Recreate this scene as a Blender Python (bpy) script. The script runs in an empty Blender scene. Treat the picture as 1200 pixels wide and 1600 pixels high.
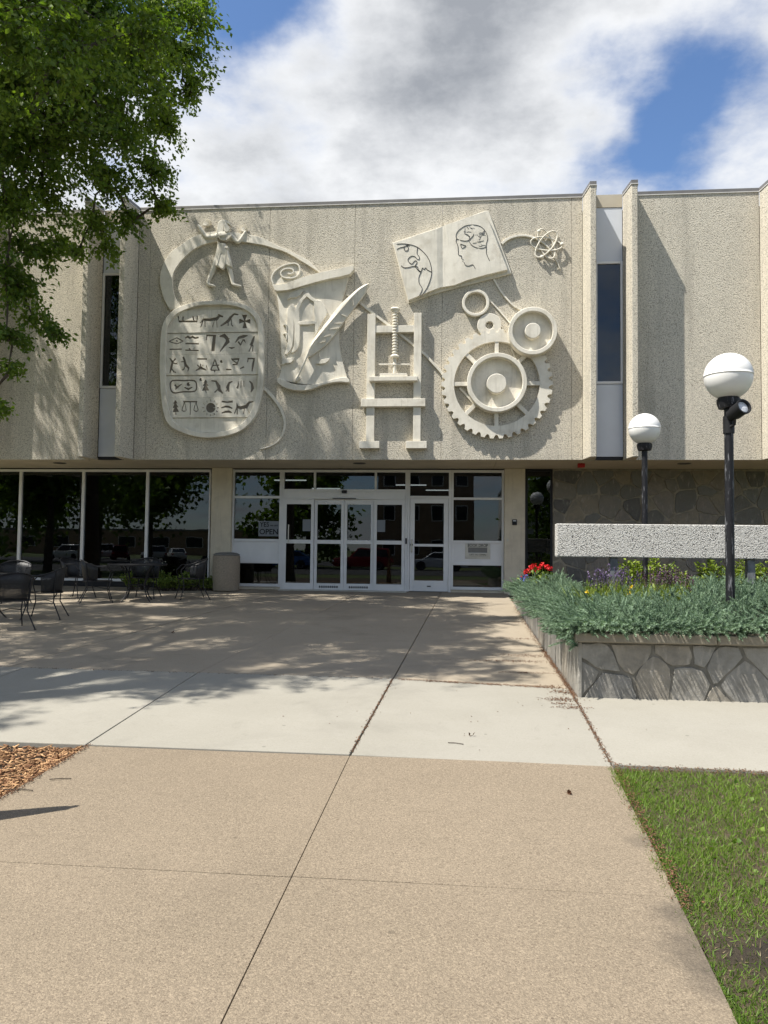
import bpy, bmesh, math, random
import numpy as np
from mathutils import Vector, Matrix
random.seed(7); RNG = np.random.default_rng(7)
SC = bpy.context.scene; COL = SC.collection
# ---------------------------------------------------------------- camera, sky, sun, exposure
FPX = 1210.0; YAW = math.radians(5.5); PITCH = math.atan(56/1210.0); ROLL = .0115
CAM = Vector((0, -18.3, 1.02))
_f = Vector((-math.sin(YAW)*math.cos(PITCH), math.cos(YAW)*math.cos(PITCH), math.sin(PITCH)))
_r = Vector((math.cos(YAW), math.sin(YAW), 0)); _u = _r.cross(_f)
RT = _r*math.cos(ROLL)+_u*math.sin(ROLL); UP = _u*math.cos(ROLL)-_r*math.sin(ROLL)
cd = bpy.data.cameras.new('camera'); co = bpy.data.objects.new('camera', cd); COL.objects.link(co)
co.matrix_world = Matrix(((RT.x, UP.x, -_f.x, CAM.x), (RT.y, UP.y, -_f.y, CAM.y), (RT.z, UP.z, -_f.z, CAM.z), (0, 0, 0, 1)))
cd.sensor_fit = 'VERTICAL'; cd.sensor_height = 36; cd.lens = 36*FPX/1600; cd.clip_end = 2000; cd.clip_start = .05
SC.camera = co
SUN = Vector((-1.07, -.54, 2.05)).normalized()
sl = bpy.data.lights.new('sun', 'SUN'); sl.energy = 3.3; sl.angle = math.radians(.55); sl.color = (1, .955, .88)
so = bpy.data.objects.new('sun', sl); COL.objects.link(so); so.rotation_euler = SUN.to_track_quat('Z', 'Y').to_euler()
SC.view_settings.view_transform = 'Standard'; SC.view_settings.look = 'None'
SC.view_settings.exposure = 1.38; SC.view_settings.gamma = 1; SC.view_settings.use_curve_mapping = False

def raydir(x, y): return _f+RT*((x-600)/FPX)-UP*((y-800)/FPX)
def at(x, y, Y):                       # photo pixel -> point on the vertical plane at distance Y
    d = raydir(x, y); t = (Y-CAM.y)/d.y; return CAM+d*t
S = .0315
def zg(y): return S*y if y > -20 else S*-20
def gr(x, y, h=0):                     # photo pixel -> point on the ground (raised by h)
    d = raydir(x, y); t = (S*CAM.y+h-CAM.z)/(d.z-S*d.y); return CAM+d*t

W = bpy.data.worlds.new('World'); SC.world = W; W.use_nodes = True
def build_sky():
    nt = W.node_tree; N = nt.nodes; L = nt.links; N.clear()
    def n(t, **k):
        o = N.new(t)
        for a, b in k.items(): setattr(o, a, b)
        return o
    out = n('ShaderNodeOutputWorld'); bg = n('ShaderNodeBackground'); bg.inputs[1].default_value = .12
    sky = n('ShaderNodeTexSky'); sky.sky_type = 'NISHITA'; sky.sun_disc = False
    sky.sun_elevation = math.asin(SUN.z); sky.sun_rotation = math.atan2(SUN.x, SUN.y) % (2*math.pi)
    sky.air_density = 1.0; sky.dust_density = .3; sky.ozone_density = 2.5
    tc = n('ShaderNodeTexCoord')
    sep = n('ShaderNodeSeparateXYZ'); L.new(tc.outputs['Generated'], sep.inputs[0])
    def M(op, a, b=None, c=None, clamp=False):
        m = n('ShaderNodeMath', operation=op); m.use_clamp = clamp
        for i, v in enumerate((a, b, c)):
            if v is None: continue
            if isinstance(v, (int, float)): m.inputs[i].default_value = v
            else: L.new(v, m.inputs[i])
        return m.outputs[0]
    zz = M('ADD', M('MAXIMUM', sep.outputs[2], 0.0), .22)
    px = M('DIVIDE', sep.outputs[0], zz); py = M('DIVIDE', sep.outputs[1], zz)
    cb = n('ShaderNodeCombineXYZ'); L.new(px, cb.inputs[0]); L.new(py, cb.inputs[1])
    def noise(scale, detail, rough, off, dist=0.0):
        mp = n('ShaderNodeMapping'); mp.inputs[1].default_value = off; L.new(cb.outputs[0], mp.inputs[0])
        t = n('ShaderNodeTexNoise'); t.inputs['Scale'].default_value = scale; t.inputs['Detail'].default_value = detail
        t.inputs['Roughness'].default_value = rough; t.inputs['Distortion'].default_value = dist
        L.new(mp.outputs[0], t.inputs[0]); return t.outputs[0]
    big = noise(1.5, 10, .56, (3.1, 1.7, 0), .0)
    # where this sky's openings and its heavy cloud stand (directions in the world)
    wn = n('ShaderNodeTexNoise'); wn.inputs['Scale'].default_value = 2.6; wn.inputs['Detail'].default_value = 6; L.new(cb.outputs[0], wn.inputs[0])
    w1 = n('ShaderNodeVectorMath', operation='SUBTRACT'); L.new(wn.outputs['Color'], w1.inputs[0]); w1.inputs[1].default_value = (.5, .5, .5)
    w2 = n('ShaderNodeVectorMath', operation='MULTIPLY_ADD'); L.new(w1.outputs[0], w2.inputs[0]); w2.inputs[1].default_value = (.34, .34, .34); L.new(tc.outputs['Generated'], w2.inputs[2])
    w3 = n('ShaderNodeVectorMath', operation='NORMALIZE'); L.new(w2.outputs[0], w3.inputs[0])
    def lobe(x, y, width):
        d = raydir(x, y).normalized()
        v = n('ShaderNodeVectorMath', operation='DOT_PRODUCT'); L.new(w3.outputs[0], v.inputs[0]); v.inputs[1].default_value = d
        # exp(-(1-dot)/w)
        return M('POWER', 2.718, M('MULTIPLY', M('SUBTRACT', v.outputs['Value'], 1.0), 1.0/width))
    fld = M('MULTIPLY', big, 1.3)
    for (x, y, w_, a) in ((720, 50, .02, .44), (400, 220, .03, .26), (640, 260, .03, .10), (370, 0, .006, -.80), (1030, 220, .0038, -.46), (1000, 20, .008, .12), (1090, 130, .004, -.22), (1190, 60, .004, .20), (1195, 260, .003, .16), (870, 290, .004, .12)):
        fld = M('ADD', fld, M('MULTIPLY', lobe(x, y, w_), a))
    fine = noise(5.5, 12, .62, (0.3, 4.0, 0), .0)
    fld = M('ADD', fld, M('MULTIPLY', M('SUBTRACT', fine, .5), .85))
    cov = n('ShaderNodeMapRange', interpolation_type='SMOOTHSTEP'); L.new(fld, cov.inputs[0])
    cov.inputs[1].default_value = .36; cov.inputs[2].default_value = 1.0
    thick = n('ShaderNodeMapRange', interpolation_type='SMOOTHSTEP'); L.new(fld, thick.inputs[0])
    thick.inputs[1].default_value = .72; thick.inputs[2].default_value = 1.62
    puff = noise(3.2, 10, .58, (7.3, 2.2, 0), .0)
    tk = M('ADD', thick.outputs[0], M('MULTIPLY', M('SUBTRACT', puff, .48), 2.2), clamp=True)
    cm = n('ShaderNodeMix', data_type='RGBA'); L.new(tk, cm.inputs[0])
    cm.inputs[6].default_value = (3.05, 3.10, 3.17, 1); cm.inputs[7].default_value = (1.22, 1.30, 1.44, 1)
    mx = n('ShaderNodeMix', data_type='RGBA'); L.new(cov.outputs[0], mx.inputs[0]); dm = n('ShaderNodeMix', data_type='RGBA', blend_type='MULTIPLY'); dm.inputs[0].default_value = 1; L.new(sky.outputs[0], dm.inputs[6]); dm.inputs[7].default_value = (.43, .485, .55, 1); L.new(dm.outputs[2], mx.inputs[6]); L.new(cm.outputs[2], mx.inputs[7])
    L.new(mx.outputs[2], bg.inputs[0]); L.new(bg.outputs[0], out.inputs[0])
build_sky()

# ---------------------------------------------------------------- materials
class NT:
    def __init__(s, name):
        s.m = bpy.data.materials.new(name); s.m.use_nodes = True; s.t = s.m.node_tree; s.t.nodes.clear()
        s.out = s.n('ShaderNodeOutputMaterial')
    def n(s, t, **k):
        o = s.t.nodes.new(t)
        for a, b in k.items(): setattr(o, a, b)
        return o
    def l(s, a, b): s.t.links.new(a, b)
    def put(s, inp, v):
        if isinstance(v, bpy.types.NodeSocket): s.l(v, inp)
        elif isinstance(v, (tuple, list)) and len(v) == 3 and inp.type == 'RGBA': inp.default_value = (*v, 1)
        else: inp.default_value = v
    def pos(s, scale=(1, 1, 1)):
        g = s.n('ShaderNodeNewGeometry'); m = s.n('ShaderNodeMapping'); s.l(g.outputs['Position'], m.inputs[0]); m.inputs[3].default_value = scale; return m.outputs[0]
    def objpos(s, scale=(1, 1, 1)):
        g = s.n('ShaderNodeTexCoord'); m = s.n('ShaderNodeMapping'); s.l(g.outputs['Object'], m.inputs[0]); m.inputs[3].default_value = scale; return m.outputs[0]
    def noise(s, vec, scale, detail=4, rough=.55, dist=0):
        t = s.n('ShaderNodeTexNoise'); s.l(vec, t.inputs[0]); t.inputs['Scale'].default_value = scale; t.inputs['Detail'].default_value = detail
        t.inputs['Roughness'].default_value = rough; t.inputs['Distortion'].default_value = dist; return t.outputs[0]
    def voro(s, vec, scale, feature='F1', out=0):
        t = s.n('ShaderNodeTexVoronoi', feature=feature); s.l(vec, t.inputs[0]); t.inputs['Scale'].default_value = scale; return t.outputs[out]
    def ramp(s, v, a, b, c0=0., c1=1.):
        m = s.n('ShaderNodeMapRange'); m.interpolation_type = 'SMOOTHSTEP'; s.l(v, m.inputs[0])
        m.inputs[1].default_value = a; m.inputs[2].default_value = b; m.inputs[3].default_value = c0; m.inputs[4].default_value = c1; return m.outputs[0]
    def mix(s, f, a, b, mode='MIX'):
        m = s.n('ShaderNodeMix', data_type='RGBA', blend_type=mode); s.put(m.inputs[0], f); s.put(m.inputs[6], a); s.put(m.inputs[7], b); return m.outputs[2]
    def math(s, op, a, b=0.):
        m = s.n('ShaderNodeMath', operation=op); s.put(m.inputs[0], a); s.put(m.inputs[1], b); return m.outputs[0]
    def bump(s, h, st=.3, d=.01):
        b = s.n('ShaderNodeBump'); s.l(h, b.inputs['Height']); b.inputs['Strength'].default_value = st; b.inputs['Distance'].default_value = d; return b.outputs[0]
    def pbr(s, col, rough=.8, metal=0., nrm=None, spec=.3):
        p = s.n('ShaderNodeBsdfPrincipled'); s.put(p.inputs['Base Color'], col); s.put(p.inputs['Roughness'], rough); p.inputs['Metallic'].default_value = metal
        p.inputs['Specular IOR Level'].default_value = spec
        if nrm is not None: s.l(nrm, p.inputs['Normal'])
        s.l(p.outputs[0], s.out.inputs[0]); return s.m

def m_plain(name, c, rough=.6, metal=0., var=.12, scale=6, bump=.0):
    t = NT(name); v = t.objpos(); n = t.noise(v, scale, 5)
    c2 = tuple(x*(1-var) for x in c); col = t.mix(t.ramp(n, .35, .65), c, c2)
    nb = t.bump(t.noise(v, 90, 3), bump, .004) if bump else None
    return t.pbr(col, rough, metal, nb)

def m_wall():
    t = NT('exposed_aggregate_precast'); v = t.pos()
    d = t.voro(v, 46); cellc = t.voro(v, 46, out=1)
    sp = t.n('ShaderNodeSeparateColor'); t.l(cellc, sp.inputs[0])
    col = t.mix(t.ramp(sp.outputs[0], .0, 1.), (.65, .595, .485), (.53, .485, .395))
    col = t.mix(t.ramp(d, .45, .85), col, (.30, .27, .215))
    col = t.mix(t.ramp(t.noise(v, 75, 2), .50, .78, 0., .55), col, (.76, .72, .62))
    st = t.noise(t.pos((2.2, 2.2, .22)), 1.6, 5, .6)
    col = t.mix(t.ramp(st, .46, .72, 0., .44), col, (.30, .275, .225))
    col = t.mix(t.ramp(t.noise(v, .9, 6, .65), .50, .72, 0., .26), col, (.30, .285, .24))
    h = t.math('ADD', t.math('MULTIPLY', d, -1.), t.math('MULTIPLY', t.noise(v, 60, 3), .6))
    return t.pbr(col, .9, 0, t.bump(h, .5, .012))
def m_precast(name='smooth_cast_concrete', a=(.77, .725, .62), b=(.64, .60, .505)):
    t = NT(name); v = t.pos()
    col = t.mix(t.ramp(t.noise(v, 3, 6, .6), .35, .7), a, b)
    col = t.mix(t.ramp(t.noise(t.pos((9, 9, .8)), 1.6, 6, .65), .50, .76, 0., .48), col, (.40, .36, .285))
    col = t.mix(t.ramp(t.noise(t.pos((3, 3, 3)), 1.1, 5, .6), .56, .7, 0., .3), col, (.42, .36, .26))
    return t.pbr(col, .8, 0, t.bump(t.math('ADD', t.noise(v, 40, 5, .65), t.math('MULTIPLY', t.noise(v, 7, 4), .8)), .3, .012))
def m_slab(name, a, b, grain, gscale, stain, bump=.3, streak=.2, spots=()):
    t = NT(name); v = t.pos()
    oi = t.n('ShaderNodeObjectInfo')
    col = t.mix(t.ramp(t.noise(v, 1.3, 7, .62), .32, .70), a, b)
    d = t.voro(v, gscale); cc = t.n('ShaderNodeSeparateColor'); t.l(t.voro(v, gscale, out=1), cc.inputs[0])
    c3 = t.n('ShaderNodeSeparateColor'); t.l(t.voro(v, gscale*.8, out=1), c3.inputs[0])
    gcol = t.mix(t.ramp(cc.outputs[1], .2, .95), tuple(x*(1-grain) for x in a), tuple(min(.85, x*(1+grain)) for x in b))
    col = t.mix(.6, col, gcol)
    col = t.mix(t.ramp(cc.outputs[0], .82, .95, 0., grain*1.2), col, (.11, .085, .058))
    col = t.mix(t.ramp(c3.outputs[2], .84, .95, 0., grain*1.3), col, tuple(min(.8, x*1.45) for x in a))
    col = t.mix(t.ramp(c3.outputs[0], .92, .98, 0., grain*1.6), col, (.09, .065, .045))
    col = t.mix(t.ramp(t.noise(t.pos((1, 1, 1)), .55, 8, .68, .6), .52, .74, 0., stain), col, tuple(x*.45 for x in b))
    col = t.mix(t.ramp(t.noise(v, 5.5, 6, .65), .60, .75, 0., stain*.6), col, tuple(x*.55 for x in b))
    sd = t.voro(v, 4.5); sc_ = t.n('ShaderNodeSeparateColor'); t.l(t.voro(v, 4.5, out=1), sc_.inputs[0])   # old gum and drip spots
    col = t.mix(t.math('MULTIPLY', t.ramp(t.math('ADD', sd, t.math('MULTIPLY', t.noise(v, 30, 3), .05)), .075, .10, 1., 0.), t.ramp(sc_.outputs[0], .72, .85, 0., .5)), col, tuple(x*.4 for x in b))
    hc = t.noise(t.pos((1, 1, 1)), 2.4, 9, .7, 1.2)
    col = t.mix(t.ramp(hc, .58, .70, 0., stain*.8), col, tuple(x*.62 for x in b))
    col = t.mix(t.math('MULTIPLY', oi.outputs['Random'], streak), col, tuple(x*.75 for x in b))
    for (sp_, rad, dk) in spots:
        ds = t.n('ShaderNodeVectorMath', operation='DISTANCE'); t.l(t.pos(), ds.inputs[0]); ds.inputs[1].default_value = sp_
        nz = t.math('ADD', ds.outputs['Value'], t.math('MULTIPLY', t.math('SUBTRACT', t.noise(v, 7, 6, .7), .5), rad*1.6)); col = t.mix(t.ramp(nz, rad*.35, rad, dk, 0.), col, (.05, .043, .035))
    h = t.math('ADD', t.math('MULTIPLY', d, -1.), t.noise(v, gscale*2.2, 3))
    return t.pbr(col, .88, 0, t.bump(h, bump, .006))
def m_stone(name, cols, rough=.75, dark=1.0):
    t = NT(name); oi = t.n('ShaderNodeObjectInfo'); r = t.n('ShaderNodeValToRGB'); t.l(oi.outputs['Random'], r.inputs[0])
    r.color_ramp.interpolation = 'CONSTANT'; e = r.color_ramp.elements
    while len(e) < len(cols): e.new(.5)
    for i, c in enumerate(cols): e[i].position = i/len(cols); e[i].color = (*[x*dark for x in c], 1)
    add = t.n('ShaderNodeVectorMath', operation='ADD'); t.l(t.pos(), add.inputs[0]); m5 = t.n('ShaderNodeVectorMath', operation='SCALE'); t.l(oi.outputs['Location'], m5.inputs[0]); m5.inputs[3].default_value = 7.
    rv = t.n('ShaderNodeCombineXYZ'); t.l(t.math('MULTIPLY', oi.outputs['Random'], 40.), rv.inputs[0]); t.l(rv.outputs[0], add.inputs[1])
    mp = t.n('ShaderNodeMapping'); t.l(add.outputs[0], mp.inputs[0]); mp.inputs[3].default_value = (3.2, 3.2, .9); mp.inputs[2].default_value = (0, .7, 0)
    col = t.mix(t.ramp(t.noise(add.outputs[0], 6, 7, .65), .3, .72, 0., .7), r.outputs[0], tuple(x*dark for x in (.155, .145, .125)))
    col = t.mix(t.ramp(t.noise(mp.outputs[0], 4.2, 6, .62, .4), .55, .72, 0., .55), col, tuple(x*dark for x in (.40, .37, .32)))
    h = t.math('ADD', t.noise(add.outputs[0], 14, 8, .65), t.math('MULTIPLY', t.noise(mp.outputs[0], 6, 5), .8))
    return t.pbr(col, rough, 0, t.bump(h, .6, .02))
def m_glass(tint=(.34, .37, .38)):
    t = NT('tinted_glass'); tr = t.n('ShaderNodeBsdfTransparent'); tr.inputs[0].default_value = (*tint, 1)
    g = t.n('ShaderNodeBsdfGlossy'); g.inputs['Roughness'].default_value = .0; g.inputs[0].default_value = (.9, .95, 1, 1)
    v = t.pos(); t.l(t.bump(t.noise(v, 1.3, 2), .02, .02), g.inputs['Normal'])
    f = t.n('ShaderNodeFresnel'); f.inputs[0].default_value = 1.52
    mx = t.n('ShaderNodeMixShader'); t.l(t.math('ADD', t.math('MULTIPLY', f.outputs[0], 1.), .012), mx.inputs[0]); t.l(tr.outputs[0], mx.inputs[1]); t.l(g.outputs[0], mx.inputs[2]); t.l(mx.outputs[0], t.out.inputs[0])
    return t.m
def m_leaf(name, a, b, trans=.35, rough=.5):
    t = NT(name); at_ = t.n('ShaderNodeAttribute'); at_.attribute_name = 'var'
    col = t.mix(at_.outputs['Fac'], a, b)
    p = t.n('ShaderNodeBsdfPrincipled'); t.l(col, p.inputs['Base Color']); p.inputs['Roughness'].default_value = rough; p.inputs['Specular IOR Level'].default_value = .3
    tl = t.n('ShaderNodeBsdfTranslucent'); c2 = t.mix(1.0, col, (1.1, 1.25, .35), 'MULTIPLY'); t.l(c2, tl.inputs[0])
    mx = t.n('ShaderNodeMixShader'); mx.inputs[0].default_value = trans; t.l(p.outputs[0], mx.inputs[1]); t.l(tl.outputs[0], mx.inputs[2]); t.l(mx.outputs[0], t.out.inputs[0]); return t.m
def m_mesh():
    t = NT('black_expanded_metal'); v = t.objpos((1, 1, 1))
    sx = t.n('ShaderNodeSeparateXYZ'); t.l(v, sx.inputs[0])
    k = 2*math.pi/.011
    a = t.math('SINE', t.math('MULTIPLY', t.math('ADD', t.math('ADD', sx.outputs[0], sx.outputs[1]), sx.outputs[2]), k))
    b = t.math('SINE', t.math('MULTIPLY', t.math('SUBTRACT', t.math('ADD', sx.outputs[0], t.math('MULTIPLY', sx.outputs[1], -1.)), sx.outputs[2]), k))
    f = t.math('GREATER_THAN', t.math('MULTIPLY', a, b), .28)
    p = t.n('ShaderNodeBsdfPrincipled'); p.inputs[0].default_value = (.02, .02, .021, 1); p.inputs['Roughness'].default_value = .5
    tr = t.n('ShaderNodeBsdfTransparent'); mx = t.n('ShaderNodeMixShader'); t.l(f, mx.inputs[0]); t.l(p.outputs[0], mx.inputs[1]); t.l(tr.outputs[0], mx.inputs[2]); t.l(mx.outputs[0], t.out.inputs[0]); return t.m
def m_worn_black():
    t = NT('worn_black_paint'); v = t.objpos((1, 1, .12))
    f = t.ramp(t.noise(v, 30, 6, .7), .56, .64); col = t.mix(f, (.012, .012, .014), (.17, .17, .18))
    return t.pbr(col, t.ramp(f, 0, 1, .5, .7), 0, t.bump(t.noise(t.objpos(), 50, 3), .2, .003))
def m_emit(name, c, s):
    t = NT(name); e = t.n('ShaderNodeEmission'); e.inputs[0].default_value = (*c, 1); e.inputs[1].default_value = s; t.l(e.outputs[0], t.out.inputs[0]); return t.m
def m_beam():
    t = NT('coarse_pebble_concrete'); v = t.pos()
    d = t.voro(v, 80); cc = t.n('ShaderNodeSeparateColor'); t.l(t.voro(v, 80, out=1), cc.inputs[0])
    col = t.mix(t.ramp(cc.outputs[0], 0, 1), (.68, .66, .61), (.46, .44, .40)); col = t.mix(t.ramp(d, .55, .9), col, (.14, .13, .12))
    col = t.mix(t.ramp(t.noise(v, 48, 4, .7), .57, .65, 0., .45), col, (.13, .125, .12))
    return t.pbr(col, .85, 0, t.bump(t.math('ADD', t.math('MULTIPLY', d, -1.), t.math('MULTIPLY', t.noise(v, 48, 4, .7), -.9)), .6, .015))
def m_ground():
    t = NT('turf_ground'); v = t.pos()
    col = t.mix(t.ramp(t.noise(v, 2.2, 8, .7), .35, .65), (.055, .085, .022), (.10, .115, .04))
    col = t.mix(t.ramp(t.noise(v, 7, 5, .7), .55, .72, 0., .6), col, (.14, .10, .06))
    return t.pbr(col, .95, 0, t.bump(t.noise(v, 40, 5), .6, .03))
def m_soil(name, a, b):
    t = NT(name); v = t.pos(); col = t.mix(t.ramp(t.noise(v, 9, 8, .7), .3, .7), a, b)
    return t.pbr(col, .95, 0, t.bump(t.noise(v, 60, 6, .7), .9, .02))
def m_lawn_soil():
    t = NT('lawn_soil'); v = t.pos(); col = t.mix(t.ramp(t.noise(v, 9, 8, .7), .3, .7), (.075, .055, .035), (.13, .10, .06))
    # the bare, burnt-looking patch beside the walk
    d = t.n('ShaderNodeVectorMath', operation='DISTANCE'); t.l(v, d.inputs[0]); d.inputs[1].default_value = (1.20, -15.2, -.48)
    nz = t.math('ADD', d.outputs['Value'], t.math('MULTIPLY', t.noise(v, 6, 5), .35))
    col = t.mix(t.ramp(nz, .2, .52, .7, 0.), col, (.026, .022, .019))
    return t.pbr(col, .95, 0, t.bump(t.noise(v, 70, 7, .7), 1., .03))

M = {}
M['wall'] = m_wall(); M['cast'] = m_precast()
M['cast_tan'] = m_precast('column_render', (.62, .555, .43), (.54, .48, .375))
M['groove'] = m_plain('grimy_shaded_groove_concrete', (.21, .185, .15), .9)  # grime plus the shade of the recess, both put into the colour
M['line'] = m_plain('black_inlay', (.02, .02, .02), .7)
M['alu'] = m_plain('white_painted_aluminium', (.72, .72, .71), .4, 0, .06, 3)
M['panel'] = m_plain('pale_metal_panel', (.60, .63, .67), .42, 0, .05, 2)
M['coping'] = m_plain('grey_coping_metal', (.20, .19, .18), .5, .2, .15, 3)
M['drip'] = m_plain('pale_drip_edge', (.62, .60, .56), .5)
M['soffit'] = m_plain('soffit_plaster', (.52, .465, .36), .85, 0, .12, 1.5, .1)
M['joint'] = m_plain('dark_sealant', (.10, .085, .065), .9)
M['glass'] = m_glass(); M['dark'] = m_plain('dark_rubber', (.015, .015, .016), .5)
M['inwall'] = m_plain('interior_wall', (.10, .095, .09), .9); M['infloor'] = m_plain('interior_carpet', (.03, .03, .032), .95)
M['strip'] = m_emit('lit_ceiling_strip', (1, .96, .9), .9)
M['plaza'] = m_slab('weathered_tan_concrete', (.325, .278, .212), (.27, .226, .168), .10, 110, .5)
M['walk2'] = m_slab('pale_new_concrete', (.305, .288, .245), (.25, .235, .195), .06, 130, .26, .12, .14)
M['agg'] = m_slab('exposed_aggregate_walk', (.248, .200, .142), (.205, .165, .116), .36, 190, .18, .45, .08, [((.95, -14.93, -.47), .17, .5), ((.93, -15.22, -.48), .22, .5), ((.92, -15.45, -.49), .15, .4), ((.95, -14.2, -.45), .12, .35)])
M['dirt'] = m_soil('joint_dirt', (.085, .062, .04), (.14, .10, .065)); M['soil'] = m_soil('bed_soil', (.05, .036, .025), (.085, .06, .04))
M['lawnsoil'] = m_lawn_soil(); M['ground'] = m_ground()
M['asphalt'] = m_slab('asphalt', (.06, .06, .06), (.045, .045, .046), .3, 60, .4)
M['flag'] = m_stone('flagstone_in_porch', [(.22, .20, .16), (.15, .145, .125), (.26, .225, .165), (.10, .098, .09), (.28, .24, .17), (.18, .18, .16), (.24, .21, .17)])
M['flag2'] = m_stone('grey_flagstone', [(.27, .26, .235), (.30, .285, .25), (.235, .228, .21), (.30, .27, .22), (.33, .31, .27), (.25, .24, .215)])
M['mortar'] = m_plain('porch_mortar', (.33, .295, .225), .95, 0, .3, 8, .3); M['mortar2'] = m_plain('planter_mortar', (.19, .178, .15), .95, 0, .3, 8, .3)
M['limecap'] = m_precast('planter_cap_concrete', (.25, .22, .17), (.20, .18, .14))
M['beam'] = m_beam(); M['black'] = m_worn_black(); M['iron'] = m_plain('black_wrought_iron', (.02, .02, .022), .45, .0)
M['mesh'] = m_mesh(); M['globe'] = m_plain('white_globe_plastic', (.80, .79, .76), .28, 0, .05, 2)
M['postgrey'] = m_plain('galvanised_post', (.22, .23, .24), .55, .4, .4, 9)
M['bin'] = m_slab('pebble_bin_concrete', (.36, .30, .22), (.28, .235, .18), .3, 120, .2, .5); M['binlid'] = m_plain('bin_lid_metal', (.20, .20, .19), .5, .2)
M['leafA'] = m_leaf('elm_leaf', (.072, .128, .022), (.215, .28, .05), .48)
M['bark'] = m_soil('bark', (.06, .048, .036), (.12, .10, .08))
M['juni'] = m_leaf('juniper_foliage', (.042, .088, .052), (.31, .42, .28), .08, .65)
M['shrub'] = m_leaf('spirea_leaf', (.10, .16, .02), (.26, .33, .04), .3)
M['strap'] = m_leaf('daylily_leaf', (.09, .15, .025), (.24, .28, .05), .25)
M['salvia'] = m_leaf('salvia_flower', (.085, .055, .135), (.185, .13, .25), .15); M['salvia2'] = m_leaf('purple_salvia_spent', (.085, .04, .085), (.17, .09, .15), .15)
M['red'] = m_leaf('geranium_red', (.55, .015, .02), (.75, .03, .035), .15); M['blue'] = m_leaf('lobelia_blue', (.06, .09, .28), (.10, .14, .40), .1)
M['yellow'] = m_leaf('yellow_petal', (.75, .50, .02), (.8, .62, .05), .1); M['white_f'] = m_leaf('white_floret', (.6, .6, .5), (.75, .72, .65), .1)
M['weed'] = m_leaf('leafy_weed', (.08, .14, .025), (.28, .35, .08), .35)
M['grass'] = m_leaf('lawn_grass', (.058, .125, .016), (.205, .295, .045), .32)
M['drygrass'] = m_leaf('dry_grass', (.20, .15, .08), (.30, .24, .13), .2)
M['chip'] = m_leaf('wood_chip', (.15, .07, .032), (.52, .32, .16), .0, .8); M['litter'] = m_leaf('brown_seed_litter', (.09, .045, .025), (.20, .105, .055), .0, .9)
M['paper'] = m_plain('glass_dimmed_card', (.20, .22, .24), .7, 0, .03); M['ink'] = m_plain('black_print', (.012, .012, .012), .7)  # card greyed so it looks dimmed behind the tinted glass
M['steel'] = m_plain('brushed_steel', (.55, .53, .47), .38, .55, .1, 8); M['redbox'] = m_plain('red_enamel', (.45, .02, .015), .35)
M['terracotta'] = m_plain('terracotta', (.32, .13, .07), .8); M['lens'] = m_plain('clear_lens', (.70, .72, .75), .12, 0, .3, 60)
M['tyre'] = m_plain('tyre_rubber', (.02, .02, .02), .85); M['rim'] = m_plain('wheel_rim', (.5, .5, .52), .3, .7)
M['carglass'] = m_plain('car_glass', (.02, .024, .028), .05); M['wood'] = m_plain('cedar', (.26, .16, .09), .8, 0, .3, 5)
M['white_b'] = m_plain('white_brick', (.62, .60, .56), .9, 0, .1, 2); M['tan_b'] = m_plain('tan_brick', (.30, .21, .14), .9, 0, .2, 2)

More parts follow.
